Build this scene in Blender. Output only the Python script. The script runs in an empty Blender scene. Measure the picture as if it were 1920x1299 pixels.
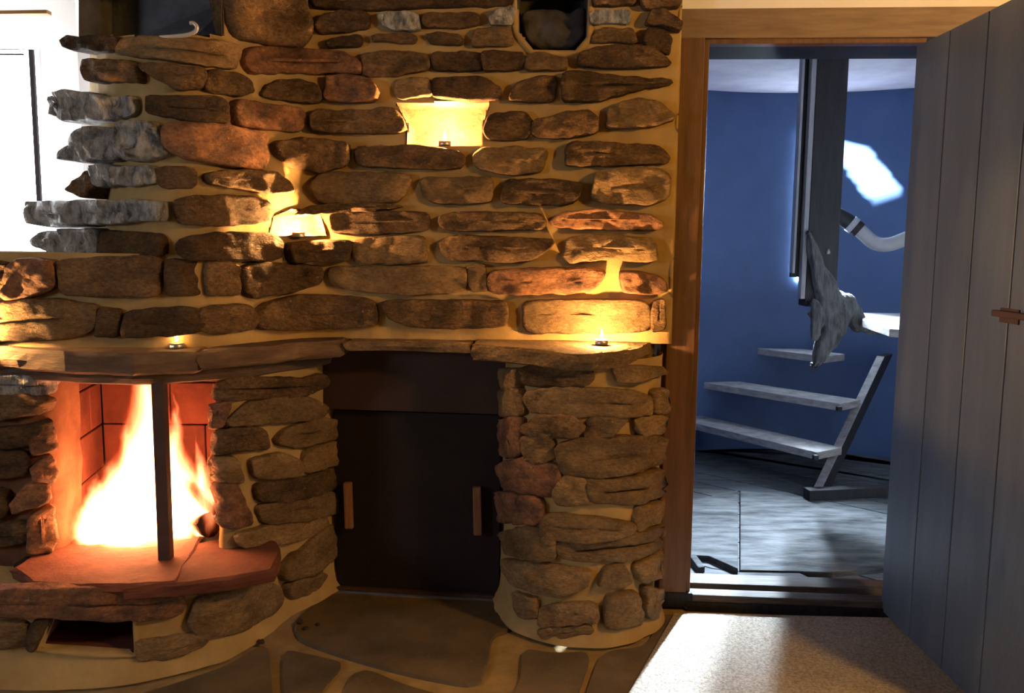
import bpy, bmesh, math, random
from mathutils import Vector, Matrix, noise

# ------------------------------------------------------------------ camera, world, light, exposure
SC = bpy.context.scene
COL = SC.collection
W, H, F = 1920, 1299, 1600.0
CAMZ = 1.19
cam = bpy.data.cameras.new('camera')
cam.sensor_fit = 'HORIZONTAL'; cam.sensor_width = 36.0
cam.lens = 36.0 * F / W
cam.clip_start = 0.02
camo = bpy.data.objects.new('camera', cam)
COL.objects.link(camo)
CR = (Matrix.Rotation(math.pi / 2 - math.radians(6.77), 3, 'X') @ Matrix.Rotation(math.radians(0.6), 3, 'Z'))
camo.matrix_world = Matrix.Translation((0, 0, CAMZ)) @ CR.to_4x4()
SC.camera = camo
SC.view_settings.view_transform = 'Standard'
SC.view_settings.look = 'None'
SC.view_settings.gamma = 1.0
SC.view_settings.exposure = 0.0
SC.view_settings.use_curve_mapping = False
try:
    SC.cycles.sample_clamp_indirect = 4.0
    SC.cycles.use_denoising = True
    SC.cycles.caustics_reflective = False
    SC.cycles.caustics_refractive = False
    SC.cycles.max_bounces = 6
except Exception:
    pass

world = bpy.data.worlds.new('overcast_sky'); SC.world = world
world.use_nodes = True
bg = world.node_tree.nodes['Background']
bg.inputs[0].default_value = (0.93, 0.96, 1.0, 1)
bg.inputs[1].default_value = 26.0


def light(name, kind, loc, power, color, radius=0.05, rot=None):
    l = bpy.data.lights.new(name, kind); l.energy = power; l.color = color
    o = bpy.data.objects.new(name, l); COL.objects.link(o); o.location = loc
    if kind in ('POINT', 'SPOT'): l.shadow_soft_size = radius
    if rot: o.rotation_euler = rot
    return o


WARM = (1.0, 0.51, 0.095)
light('room_lamp_light', 'POINT', (1.74, 1.02, 1.95), 100, WARM, 0.07)
sun = light('sun_light', 'SUN', (-3, 3, 5), 230.0, (0.80, 0.90, 1.0))
sun.data.angle = math.radians(1.2)
SUND = Vector((1.8, 0.5, -0.35)).normalized()
sun.rotation_euler = SUND.to_track_quat('-Z', 'Y').to_euler()


def portal(loc, sx, sy, direction):
    l = bpy.data.lights.new('window_portal', 'AREA'); l.shape = 'RECTANGLE'; l.size = sx; l.size_y = sy
    l.cycles.is_portal = True
    o = bpy.data.objects.new('window_portal', l); COL.objects.link(o); o.location = loc
    o.rotation_euler = Vector(direction).to_track_quat('-Z', 'Y').to_euler()


portal((-2.55, 3.49, 1.45), 1.35, 1.2, (0, -1, 0))
portal((1.99, 1.5, 1.85), 0.4, 0.4, (-1, 0, 0))
portal((-3.35, 0.0, 1.45), 0.8, 0.7, (1, 0, 0))

# ------------------------------------------------------------------ helpers: rays, surfaces
O = Vector((0, 0, CAMZ))


def ray(px, py):
    return CR @ Vector(((px - 960) / F, (649.5 - py) / F, -1.0))


def G(px, py, z=0.0):
    d = ray(px, py); return O + d * ((z - CAMZ) / d.z)


def V(px, py, y):
    d = ray(px, py); return O + d * (y / d.y)


def VX(px, py, x):
    d = ray(px, py); return O + d * (x / d.x)


def proj(p):
    v = CR.transposed() @ (Vector(p) - O)
    return 960 + F * v.x / -v.z, 649.5 - F * v.y / -v.z


def cr_curve(pts, n=8):
    """Catmull-Rom through 2D points"""
    P = [Vector(p) for p in pts]; out = []
    P = [P[0] * 2 - P[1]] + P + [P[-1] * 2 - P[-2]]
    for i in range(1, len(P) - 2):
        a, b, c, d = P[i - 1:i + 3]
        for k in range(n):
            t = k / n
            out.append(0.5 * ((2 * b) + (c - a) * t + (2 * a - 5 * b + 4 * c - d) * t * t + (3 * b - a - 3 * c + d) * t ** 3))
    out.append(P[-2]); return out


def pxplan(lst):
    return [(Vector(((px - 960) / F * y, y))) for px, y in lst]


class Curtain:
    """vertical surface over a plan curve given left to right as seen from the room"""
    def __init__(s, pts, n=8):
        s.c = cr_curve(pts, n)

    def hit(s, px, py):
        d = ray(px, py); best = None
        dx, dy = d.x, d.y
        for a, b in zip(s.c[:-1], s.c[1:]):
            ex, ey = b.x - a.x, b.y - a.y
            den = dx * ey - dy * ex
            if abs(den) < 1e-9: continue
            t = (a.x * ey - a.y * ex) / den
            u = (a.x * dy - a.y * dx) / den
            if t > 0 and -0.001 <= u <= 1.001 and (best is None or t < best[0]):
                best = (t, Vector((ey, -ex, 0)).normalized())
        if best is None:
            # beyond an end: plane through the end segment
            for a, b, lo in ((s.c[0], s.c[1], True), (s.c[-2], s.c[-1], False)):
                ex, ey = b.x - a.x, b.y - a.y
                den = dx * ey - dy * ex
                if abs(den) < 1e-9: continue
                t = (a.x * ey - a.y * ex) / den
                u = (a.x * dy - a.y * dx) / den
                if t > 0 and ((lo and u < 0) or (not lo and u > 1)) and (best is None or t < best[0]):
                    best = (t, Vector((ey, -ex, 0)).normalized())
        if best is None:
            return None
        p = O + d * best[0]; n = best[1]
        if n.dot(d) > 0: n = -n
        return p, n


def inpoly(x, y, poly):
    r = False; j = len(poly) - 1
    for i in range(len(poly)):
        xi, yi = poly[i]; xj, yj = poly[j]
        if (yi > y) != (yj > y) and x < (xj - xi) * (y - yi) / (yj - yi) + xi: r = not r
        j = i
    return r


# ------------------------------------------------------------------ helpers: objects
def mesh_obj(name, verts, faces, m, parent=None, smooth=False):
    me = bpy.data.meshes.new(name); me.from_pydata([tuple(v) for v in verts], [], faces); me.validate()
    bm = bmesh.new(); bm.from_mesh(me); bmesh.ops.recalc_face_normals(bm, faces=bm.faces); bm.to_mesh(me); bm.free()
    return link(name, me, m, parent, smooth)


def link(name, me, m, parent=None, smooth=False):
    if smooth:
        for p in me.polygons: p.use_smooth = True
    if m and not me.materials: me.materials.append(m)
    o = bpy.data.objects.new(name, me); COL.objects.link(o)
    if parent: o.parent = parent; o.matrix_parent_inverse = parent.matrix_basis.inverted() if False else Matrix.Translation(-parent.location) if parent.type == 'EMPTY' or parent.location.length else Matrix()
    return o


def bm_obj(name, bm, m, parent=None, smooth=False):
    me = bpy.data.meshes.new(name); bmesh.ops.recalc_face_normals(bm, faces=bm.faces); bm.to_mesh(me); bm.free()
    return link(name, me, m, parent, smooth)


def thing(name, label, cat, loc=(0, 0, 0), group=None):
    o = bpy.data.objects.new(name, None); COL.objects.link(o); o.location = loc
    o.empty_display_size = 0.05
    tag(o, label, cat, group); return o


def tag(o, label, cat=None, group=None):
    o['label'] = label
    if cat: o['category'] = cat
    if group: o['group'] = group
    return o


def struct(o, label=None, cat=None):
    o['kind'] = 'structure'
    if label: o['label'] = label
    if cat: o['category'] = cat
    return o


def hexa(name, bot, top, m, parent=None, bevel=0.0, seg=2):
    """prism from two matching polygons"""
    n = len(bot); v = list(bot) + list(top)
    f = [list(range(n))[::-1], list(range(n, 2 * n))]
    for i in range(n): f.append([i, (i + 1) % n, n + (i + 1) % n, n + i])
    bm = bmesh.new(); bv = [bm.verts.new(p) for p in v]
    for q in f: bm.faces.new([bv[i] for i in q])
    bmesh.ops.recalc_face_normals(bm, faces=bm.faces)
    if bevel: bmesh.ops.bevel(bm, geom=list(bm.edges), offset=bevel, segments=seg, affect='EDGES', profile=0.6)
    return bm_obj(name, bm, m, parent)


def box(name, lo, hi, m, parent=None, bevel=0.0):
    x0, y0, z0 = lo; x1, y1, z1 = hi
    b = [Vector((x0, y0, z0)), Vector((x1, y0, z0)), Vector((x1, y1, z0)), Vector((x0, y1, z0))]
    return hexa(name, b, [p + Vector((0, 0, z1 - z0)) for p in b], m, parent, bevel)


def bar(name, a, b, w, d, m, parent=None, up=Vector((0, 0, 1)), bevel=0.003):
    """rectangular bar from a to b, w along the side axis, d along the other"""
    a = Vector(a); b = Vector(b); t = (b - a).normalized()
    s = t.cross(up)
    if s.length < 1e-4: s = t.cross(Vector((0, 1, 0)))
    s.normalize(); u = s.cross(t)
    q = [s * (i * w / 2) + u * (j * d / 2) for i, j in ((-1, -1), (1, -1), (1, 1), (-1, 1))]
    return hexa(name, [a + k for k in q], [b + k for k in q], m, parent, bevel)


def tube(name, pts, radii, m, parent=None, seg=12, rough=0.0, seed=0, smooth=True):
    P = [Vector(p) for p in pts]
    n = len(P); bm = bmesh.new(); rings = []
    up = Vector((0.13, 0.27, 0.95))
    for i in range(n):
        t = (P[min(i + 1, n - 1)] - P[max(i - 1, 0)]).normalized()
        s = t.cross(up).normalized(); u = s.cross(t)
        r = radii[i] if hasattr(radii, '__len__') else radii
        ring = []
        for k in range(seg):
            a = 2 * math.pi * k / seg
            dirv = s * math.cos(a) + u * math.sin(a)
            rr = r * (1 + rough * noise.noise(P[i] * 9 + dirv * 1.7 + Vector((seed, seed * 2.1, 0))))
            ring.append(bm.verts.new(P[i] + dirv * rr))
        rings.append(ring)
    for i in range(n - 1):
        for k in range(seg):
            bm.faces.new((rings[i][k], rings[i][(k + 1) % seg], rings[i + 1][(k + 1) % seg], rings[i + 1][k]))
    bm.faces.new(rings[0][::-1]); bm.faces.new(rings[-1])
    return bm_obj(name, bm, m, parent, smooth)


def spline3(pts, n=6):
    P = [Vector(p) for p in pts]; out = []
    P = [P[0] * 2 - P[1]] + P + [P[-1] * 2 - P[-2]]
    for i in range(1, len(P) - 2):
        a, b, c, d = P[i - 1:i + 3]
        for k in range(n):
            t = k / n
            out.append(0.5 * ((2 * b) + (c - a) * t + (2 * a - 5 * b + 4 * c - d) * t * t + (3 * b - a - 3 * c + d) * t ** 3))
    out.append(P[-2]); return out


def lathe(name, prof, loc, m, parent=None, seg=20, smooth=True):
    bm = bmesh.new(); rings = []
    for r, z in prof:
        if r < 1e-5: rings.append([bm.verts.new((loc[0], loc[1], loc[2] + z))])
        else: rings.append([bm.verts.new((loc[0] + r * math.cos(2 * math.pi * k / seg), loc[1] + r * math.sin(2 * math.pi * k / seg), loc[2] + z)) for k in range(seg)])
    for a, b in zip(rings[:-1], rings[1:]):
        for k in range(seg):
            q = [a[k % len(a)], a[(k + 1) % len(a)], b[(k + 1) % len(b)], b[k % len(b)]]
            q = list(dict.fromkeys(q))
            if len(q) > 2: bm.faces.new(q)
    return bm_obj(name, bm, m, parent, smooth)


# ------------------------------------------------------------------ materials
MATS = {}


def nodes_mat(name):
    m = bpy.data.materials.new(name); m.use_nodes = True
    nt = m.node_tree; b = nt.nodes['Principled BSDF']
    MATS[name] = m
    return m, nt, b


def N(nt, kind, **kw):
    n = nt.nodes.new(kind)
    for k, v in kw.items():
        if k in n.inputs: n.inputs[k].default_value = v
        else: setattr(n, k, v)
    return n


def rough_mat(name, c1, c2, scale=12.0, rough=0.85, bump=0.3, bscale=60.0, stretch=(1, 1, 1), rand=0.0, speck=None, bdist=0.01, spec=0.3, detail=6.0, grain=0.0):
    m, nt, b = nodes_mat(name); L = nt.links.new
    tc = N(nt, 'ShaderNodeTexCoord'); mp = N(nt, 'ShaderNodeMapping'); mp.inputs['Scale'].default_value = stretch
    L(tc.outputs['Object'], mp.inputs['Vector'])
    vec = mp.outputs['Vector']
    if rand:
        oi = N(nt, 'ShaderNodeObjectInfo')
        ad = N(nt, 'ShaderNodeVectorMath', operation='ADD')
        mu = N(nt, 'ShaderNodeMath', operation='MULTIPLY'); mu.inputs[1].default_value = 37.0
        L(oi.outputs['Random'], mu.inputs[0]); L(vec, ad.inputs[0]); L(mu.outputs[0], ad.inputs[1]); vec = ad.outputs[0]
    n1 = N(nt, 'ShaderNodeTexNoise', Scale=scale, Detail=detail, Roughness=0.6); L(vec, n1.inputs['Vector'])
    cr = N(nt, 'ShaderNodeValToRGB'); cr.color_ramp.elements[0].position = 0.32; cr.color_ramp.elements[1].position = 0.68
    cr.color_ramp.elements[0].color = (*c1, 1); cr.color_ramp.elements[1].color = (*c2, 1)
    L(n1.outputs['Fac'], cr.inputs['Fac']); col = cr.outputs['Color']
    if speck:
        n3 = N(nt, 'ShaderNodeTexNoise', Scale=95.0, Detail=3.0); L(vec, n3.inputs['Vector'])
        r3 = N(nt, 'ShaderNodeValToRGB'); r3.color_ramp.elements[0].position = 0.62; r3.color_ramp.elements[1].position = 0.82
        L(n3.outputs['Fac'], r3.inputs['Fac'])
        mx = N(nt, 'ShaderNodeMixRGB'); mx.inputs['Color2'].default_value = (*speck, 1)
        L(r3.outputs['Color'], mx.inputs['Fac']); L(col, mx.inputs['Color1']); col = mx.outputs['Color']
    if grain:
        n4 = N(nt, 'ShaderNodeTexNoise', Scale=75.0, Detail=5.0, Roughness=0.7); L(vec, n4.inputs['Vector'])
        m4 = N(nt, 'ShaderNodeMapRange'); m4.inputs['From Min'].default_value = 0.3; m4.inputs['From Max'].default_value = 0.7
        m4.inputs['To Min'].default_value = 1 - grain; m4.inputs['To Max'].default_value = 1 + grain; L(n4.outputs['Fac'], m4.inputs['Value'])
        h4 = N(nt, 'ShaderNodeHueSaturation'); L(m4.outputs['Result'], h4.inputs['Value']); L(col, h4.inputs['Color']); col = h4.outputs['Color']
    if rand:
        hs = N(nt, 'ShaderNodeHueSaturation')
        mr = N(nt, 'ShaderNodeMapRange'); mr.inputs['To Min'].default_value = 1 - rand; mr.inputs['To Max'].default_value = 1 + rand
        L(oi.outputs['Random'], mr.inputs['Value']); L(mr.outputs['Result'], hs.inputs['Value']); L(col, hs.inputs['Color']); col = hs.outputs['Color']
    L(col, b.inputs['Base Color'])
    b.inputs['Roughness'].default_value = rough
    b.inputs['Specular IOR Level'].default_value = spec
    if bump:
        n2 = N(nt, 'ShaderNodeTexNoise', Scale=bscale, Detail=8.0, Roughness=0.65); L(vec, n2.inputs['Vector'])
        bp = N(nt, 'ShaderNodeBump', Strength=bump, Distance=bdist); L(n2.outputs['Fac'], bp.inputs['Height']); L(bp.outputs['Normal'], b.inputs['Normal'])
    return m


M_MORTAR = rough_mat('mortar', (0.33, 0.215, 0.085), (0.47, 0.33, 0.145), 7, 0.95, 0.35, 45)
M_STONE = rough_mat('field_stone', (0.065, 0.038, 0.02), (0.23, 0.138, 0.066), 8, 0.88, 1.0, 34, (1, 1, 1.8), 0.45, (0.34, 0.22, 0.11), 0.03, grain=0.5)
M_STONE_TAN = rough_mat('tan_stone', (0.13, 0.08, 0.038), (0.30, 0.195, 0.095), 8, 0.9, 0.8, 40, (1, 1, 2.0), 0.22, (0.42, 0.29, 0.15), 0.02, grain=0.4)
M_STONE_RED = rough_mat('rusty_stone', (0.075, 0.042, 0.03), (0.29, 0.135, 0.065), 13, 0.85, 0.7, 45, (1, 1, 1.5), 0.2, (0.4, 0.22, 0.11), grain=0.45)
M_STONE_SILVER = rough_mat('daylit_quartz_stone', (0.05, 0.05, 0.055), (0.62, 0.63, 0.64), 26, 0.55, 1.0, 38, (1.6, 1.6, 0.8), 0.15, (0.8, 0.82, 0.82), 0.03, 0.6)  # rough quartz, with grazing window light put in as pale contrasty mottling
M_SLATE = rough_mat('slate_slab', (0.075, 0.045, 0.032), (0.19, 0.12, 0.075), 8, 0.8, 0.6, 35, (1, 1, 5.0), 0.1, None, 0.012)
M_HEARTH = rough_mat('hearth_slab', (0.095, 0.03, 0.018), (0.175, 0.062, 0.036), 8, 0.9, 0.5, 30, (1, 1, 4.0), 0.1)
M_BRICK = rough_mat('fire_brick', (0.085, 0.022, 0.015), (0.16, 0.045, 0.028), 9, 0.9, 0.3, 60, rand=0.15)
M_SOOT = rough_mat('soot', (0.02, 0.016, 0.013), (0.06, 0.045, 0.035), 8, 0.95, 0.3, 40)
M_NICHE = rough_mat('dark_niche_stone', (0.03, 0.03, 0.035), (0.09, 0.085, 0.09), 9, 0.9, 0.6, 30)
M_NICHE_BLUE = rough_mat('daylit_niche_stone', (0.07, 0.075, 0.09), (0.16, 0.17, 0.20), 9, 0.8, 0.6, 30)  # blue grey window light inside the niche is mixed into this colour
M_SOOTMORTAR = rough_mat('scorched_mortar', (0.10, 0.04, 0.02), (0.21, 0.095, 0.05), 9, 0.95, 0.4, 40)
M_ASHHOLE = rough_mat('red_lit_ash_hole', (0.10, 0.03, 0.022), (0.18, 0.06, 0.04), 8, 0.95, 0.4, 40)  # reddish light inside the hole is put into its base colour
M_FLAG = rough_mat('flagstone', (0.085, 0.065, 0.04), (0.17, 0.125, 0.075), 6, 0.7, 0.3, 30, rand=0.15, speck=(0.2, 0.15, 0.09))
M_FLOOR = rough_mat('floor_mortar', (0.24, 0.16, 0.065), (0.38, 0.265, 0.115), 14, 0.95, 0.4, 60)
M_CARPET = rough_mat('carpet', (0.26, 0.23, 0.19), (0.55, 0.50, 0.43), 150, 0.98, 0.8, 320, bdist=0.006, detail=3, spec=0.05)
M_JAMB = rough_mat('brown_wood', (0.085, 0.042, 0.02), (0.16, 0.082, 0.042), 8, 0.55, 0.15, 40, (7, 7, 0.6))
M_HEAD = rough_mat('head_wood', (0.15, 0.10, 0.065), (0.24, 0.17, 0.115), 8, 0.5, 0.12, 40, (0.6, 7, 7))
M_SILL = rough_mat('worn_sill_wood', (0.05, 0.04, 0.035), (0.11, 0.095, 0.085), 8, 0.75, 0.2, 40, (0.8, 9, 9))
M_DOOR = rough_mat('door_paint', (0.075, 0.105, 0.16), (0.11, 0.145, 0.205), 4, 0.36, 0.12, 50, (4, 4, 0.4), rand=0.06)
M_PLASTER = rough_mat('white_plaster', (0.80, 0.79, 0.76), (0.88, 0.87, 0.85), 5, 0.9, 0.15, 30)
M_ROOM = rough_mat('room_plaster', (0.11, 0.085, 0.06), (0.16, 0.125, 0.09), 4, 0.9, 0.1, 30)
M_LATH = rough_mat('lath_wood', (0.45, 0.25, 0.10), (0.6, 0.38, 0.18), 8, 0.7, 0.2, 40, (0.6, 8, 8))
M_BLUE = rough_mat('blue_wall_paint', (0.034, 0.068, 0.165), (0.048, 0.09, 0.205), 3, 0.55, 0.08, 40)
M_TCEIL = rough_mat('tower_ceiling_plaster', (0.50, 0.47, 0.58), (0.66, 0.63, 0.72), 6, 0.85, 0.3, 20)
M_TFLOOR = rough_mat('tower_floor_board', (0.04, 0.046, 0.052), (0.10, 0.11, 0.12), 6, 0.85, 0.15, 40, (1, 6, 6), rand=0.12, spec=0.1)
M_TSLAB = rough_mat('tower_floor_slab', (0.015, 0.017, 0.019), (0.09, 0.096, 0.102), 5, 0.9, 0.5, 22, (1, 3.5, 3.5), rand=0.1, detail=9, spec=0.08)
M_TREAD = rough_mat('stair_wood', (0.26, 0.255, 0.25), (0.52, 0.51, 0.50), 8, 0.6, 0.2, 40, (2, 2, 8))
M_POST = rough_mat('dark_timber', (0.006, 0.0065, 0.009), (0.016, 0.017, 0.02), 8, 0.7, 0.3, 30, (6, 6, 0.6))
M_SLAT = rough_mat('grey_slat', (0.30, 0.32, 0.35), (0.5, 0.52, 0.55), 8, 0.6, 0.2, 30, (6, 6, 0.6))
M_DRIFT = rough_mat('driftwood', (0.03, 0.03, 0.033), (0.18, 0.18, 0.19), 7, 0.75, 0.8, 18, (7, 7, 1.2), bdist=0.02)
M_PIPE = rough_mat('grey_handrail', (0.50, 0.52, 0.55), (0.66, 0.68, 0.70), 6, 0.35, 0.05, 40)
M_BLACK = rough_mat('black_sheet_metal', (0.010, 0.006, 0.007), (0.018, 0.011, 0.012), 4, 0.7, 0.08, 60)
M_HOOD = rough_mat('brown_lintel_metal', (0.035, 0.019, 0.017), (0.055, 0.031, 0.026), 4, 0.6, 0.08, 60)
M_HANDLE = rough_mat('handle_wood', (0.20, 0.09, 0.045), (0.32, 0.16, 0.08), 10, 0.6, 0.2, 40, (8, 8, 1))
M_STEEL = rough_mat('dark_steel', (0.04, 0.022, 0.018), (0.08, 0.045, 0.038), 8, 0.6, 0.1, 60)
M_IRON = rough_mat('bare_iron', (0.5, 0.5, 0.52), (0.65, 0.65, 0.66), 8, 0.35, 0.1, 60)
M_IRON.node_tree.nodes['Principled BSDF'].inputs['Metallic'].default_value = 0.4
M_CHAR = rough_mat('charred_log', (0.03, 0.018, 0.012), (0.12, 0.06, 0.03), 14, 0.9, 0.8, 30)
M_WAX = rough_mat('candle_wax', (0.8, 0.76, 0.66), (0.86, 0.82, 0.73), 8, 0.4, 0.0)
M_ALU = rough_mat('tealight_cup_metal', (0.6, 0.6, 0.6), (0.7, 0.7, 0.7), 8, 0.35, 0.0)
M_ALU.node_tree.nodes['Principled BSDF'].inputs['Metallic'].default_value = 0.9
M_WICK = rough_mat('candle_wick', (0.02, 0.02, 0.02), (0.04, 0.03, 0.03), 8, 0.9, 0.0)
M_FRAME = rough_mat('window_frame_paint', (0.8, 0.8, 0.8), (0.86, 0.86, 0.86), 8, 0.5, 0.0)
M_DARKFRAME = rough_mat('grey_window_seal', (0.035, 0.03, 0.035), (0.05, 0.045, 0.05), 8, 0.7, 0.0)
M_ASH = rough_mat('ash_and_embers_bed', (0.10, 0.06, 0.045), (0.3, 0.2, 0.15), 30, 0.95, 0.8, 60)


def emit_mat(name, color, strength):
    m = bpy.data.materials.new(name); m.use_nodes = True; nt = m.node_tree
    nt.nodes.remove(nt.nodes['Principled BSDF'])
    e = N(nt, 'ShaderNodeEmission'); e.inputs[0].default_value = (*color, 1); e.inputs[1].default_value = strength
    nt.links.new(e.outputs[0], nt.nodes['Material Output'].inputs['Surface']); return m


M_FLAME_S = emit_mat('candle_flame', (1.0, 0.62, 0.22), 22)
M_SKYPANE = emit_mat('bright_daylit_pane', (0.72, 0.86, 1.0), 125)

m = bpy.data.materials.new('clear_window_glass'); m.use_nodes = True; nt = m.node_tree
nt.nodes.remove(nt.nodes['Principled BSDF'])
t_ = N(nt, 'ShaderNodeBsdfTransparent'); g_ = N(nt, 'ShaderNodeBsdfGlossy'); g_.inputs['Roughness'].default_value = 0.02
mx_ = N(nt, 'ShaderNodeMixShader'); mx_.inputs[0].default_value = 0.05
nt.links.new(t_.outputs[0], mx_.inputs[1]); nt.links.new(g_.outputs[0], mx_.inputs[2]); nt.links.new(mx_.outputs[0], nt.nodes['Material Output'].inputs['Surface'])
M_GLASS = m


def flame_volume():
    """emissive gas: brightest on the flame's own axis, fading to its skin; object space x,y in -1..1, z in 0..1"""
    m = bpy.data.materials.new('fire_flame'); m.use_nodes = True; nt = m.node_tree; L = nt.links.new
    nt.nodes.remove(nt.nodes['Principled BSDF'])
    tc = N(nt, 'ShaderNodeTexCoord'); oi = N(nt, 'ShaderNodeObjectInfo')
    nz = N(nt, 'ShaderNodeTexNoise', Scale=1.7, Detail=3.0)
    mp = N(nt, 'ShaderNodeMapping'); mp.inputs['Scale'].default_value = (1.0, 1.0, 1.6)
    L(tc.outputs['Object'], mp.inputs['Vector'])
    av = N(nt, 'ShaderNodeVectorMath', operation='ADD'); mu = N(nt, 'ShaderNodeMath', operation='MULTIPLY'); mu.inputs[1].default_value = 23.0
    L(oi.outputs['Random'], mu.inputs[0]); L(mp.outputs[0], av.inputs[0]); L(mu.outputs[0], av.inputs[1]); L(av.outputs[0], nz.inputs['Vector'])
    # warp
    sb = N(nt, 'ShaderNodeVectorMath', operation='SUBTRACT'); sb.inputs[1].default_value = (0.5, 0.5, 0.5); L(nz.outputs['Color'], sb.inputs[0])
    sc = N(nt, 'ShaderNodeVectorMath', operation='MULTIPLY'); sc.inputs[1].default_value = (0.9, 0.9, 0.15); L(sb.outputs[0], sc.inputs[0])
    ad = N(nt, 'ShaderNodeVectorMath', operation='ADD'); L(tc.outputs['Object'], ad.inputs[0]); L(sc.outputs[0], ad.inputs[1])
    sp = N(nt, 'ShaderNodeSeparateXYZ'); L(ad.outputs[0], sp.inputs[0])
    cx = N(nt, 'ShaderNodeCombineXYZ'); L(sp.outputs['X'], cx.inputs['X']); L(sp.outputs['Y'], cx.inputs['Y'])
    ln = N(nt, 'ShaderNodeVectorMath', operation='LENGTH'); L(cx.outputs[0], ln.inputs[0])
    # flame radius over height: fat low down, pointed top
    rz = N(nt, 'ShaderNodeFloatCurve'); c = rz.mapping.curves[0]
    c.points[0].location = (0, 0.55); c.points[1].location = (1, 0.0)
    c.points.new(0.18, 0.85); c.points.new(0.5, 0.52); c.points.new(0.8, 0.2)
    rz.mapping.update(); L(sp.outputs['Z'], rz.inputs['Value'])
    mxr = N(nt, 'ShaderNodeMath', operation='MAXIMUM'); mxr.inputs[1].default_value = 0.02; L(rz.outputs[0], mxr.inputs[0])
    dv = N(nt, 'ShaderNodeMath', operation='DIVIDE'); L(ln.outputs['Value'], dv.inputs[0]); L(mxr.outputs[0], dv.inputs[1])
    inv = N(nt, 'ShaderNodeMath', operation='SUBTRACT'); inv.inputs[0].default_value = 1.0; inv.use_clamp = True; L(dv.outputs[0], inv.inputs[1])
    # fade toward tip
    tz = N(nt, 'ShaderNodeMapRange'); tz.inputs['From Min'].default_value = 0.15; tz.inputs['From Max'].default_value = 1.0; tz.inputs['To Min'].default_value = 1.0; tz.inputs['To Max'].default_value = 0.12
    L(sp.outputs['Z'], tz.inputs['Value'])
    pw = N(nt, 'ShaderNodeMath', operation='POWER'); pw.inputs[1].default_value = 1.25; L(inv.outputs[0], pw.inputs[0])
    st = N(nt, 'ShaderNodeMath', operation='MULTIPLY'); L(pw.outputs[0], st.inputs[0]); L(tz.outputs[0], st.inputs[1])
    s2 = N(nt, 'ShaderNodeMath', operation='MULTIPLY'); s2.inputs[1].default_value = 380.0; L(st.outputs[0], s2.inputs[0])
    ramp = N(nt, 'ShaderNodeValToRGB'); ramp.color_ramp.elements[0].color = (1, 0.10, 0.02, 1); ramp.color_ramp.elements[1].color = (1, 0.60, 0.25, 1)
    ramp.color_ramp.elements[0].position = 0.0; ramp.color_ramp.elements[1].position = 0.55; L(st.outputs[0], ramp.inputs['Fac'])
    em = N(nt, 'ShaderNodeEmission'); L(ramp.outputs['Color'], em.inputs['Color']); L(s2.outputs[0], em.inputs['Strength'])
    L(em.outputs[0], nt.nodes['Material Output'].inputs['Volume'])
    return m


M_FIRE = flame_volume()

# ------------------------------------------------------------------ stone and mortar builders
UPP = pxplan([(188, 3.05), (190, 2.70), (230, 2.50), (320, 2.42), (400, 2.46), (500, 2.62), (580, 2.71), (700, 2.735), (1000, 2.725), (1240, 2.70), (1252, 2.715), (1258, 2.80)])
UPS = pxplan([(40, 2.85), (110, 2.68), (200, 2.52), (320, 2.42), (400, 2.46), (500, 2.62), (580, 2.71), (700, 2.735), (1000, 2.725), (1240, 2.70), (1300, 2.71)])
SHP = pxplan([(-160, 2.62), (-40, 2.45), (60, 2.40), (200, 2.40), (330, 2.415), (380, 2.47)])
PIER = [(-0.03, 2.86), (-0.015, 2.68), (0.035, 2.55), (0.13, 2.475), (0.235, 2.455), (0.345, 2.475), (0.435, 2.55), (0.472, 2.65), (0.48, 2.78)]
LJR = [(-0.905, 2.90), (-0.885, 2.58), (-0.865, 2.48), (-0.80, 2.505), (-0.72, 2.63), (-0.65, 2.76), (-0.608, 2.88)]
LJL = [(-1.80, 2.62), (-1.60, 2.46), (-1.45, 2.42), (-1.37, 2.425), (-1.335, 2.48), (-1.345, 2.62)]
BASE = [(-1.95, 2.40), (-1.70, 2.24), (-1.45, 2.185), (-1.236, 2.185), (-1.05, 2.215), (-0.853, 2.33), (-0.775, 2.48), (-0.735, 2.617), (-0.66, 2.76), (-0.60, 2.87)]
C_UP, C_UPS, C_SH = Curtain(UPP), Curtain(UPS), Curtain(SHP)
C_PIER, C_LJR, C_LJL, C_BASE = Curtain(PIER), Curtain(LJR), Curtain(LJL), Curtain(BASE)


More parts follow.
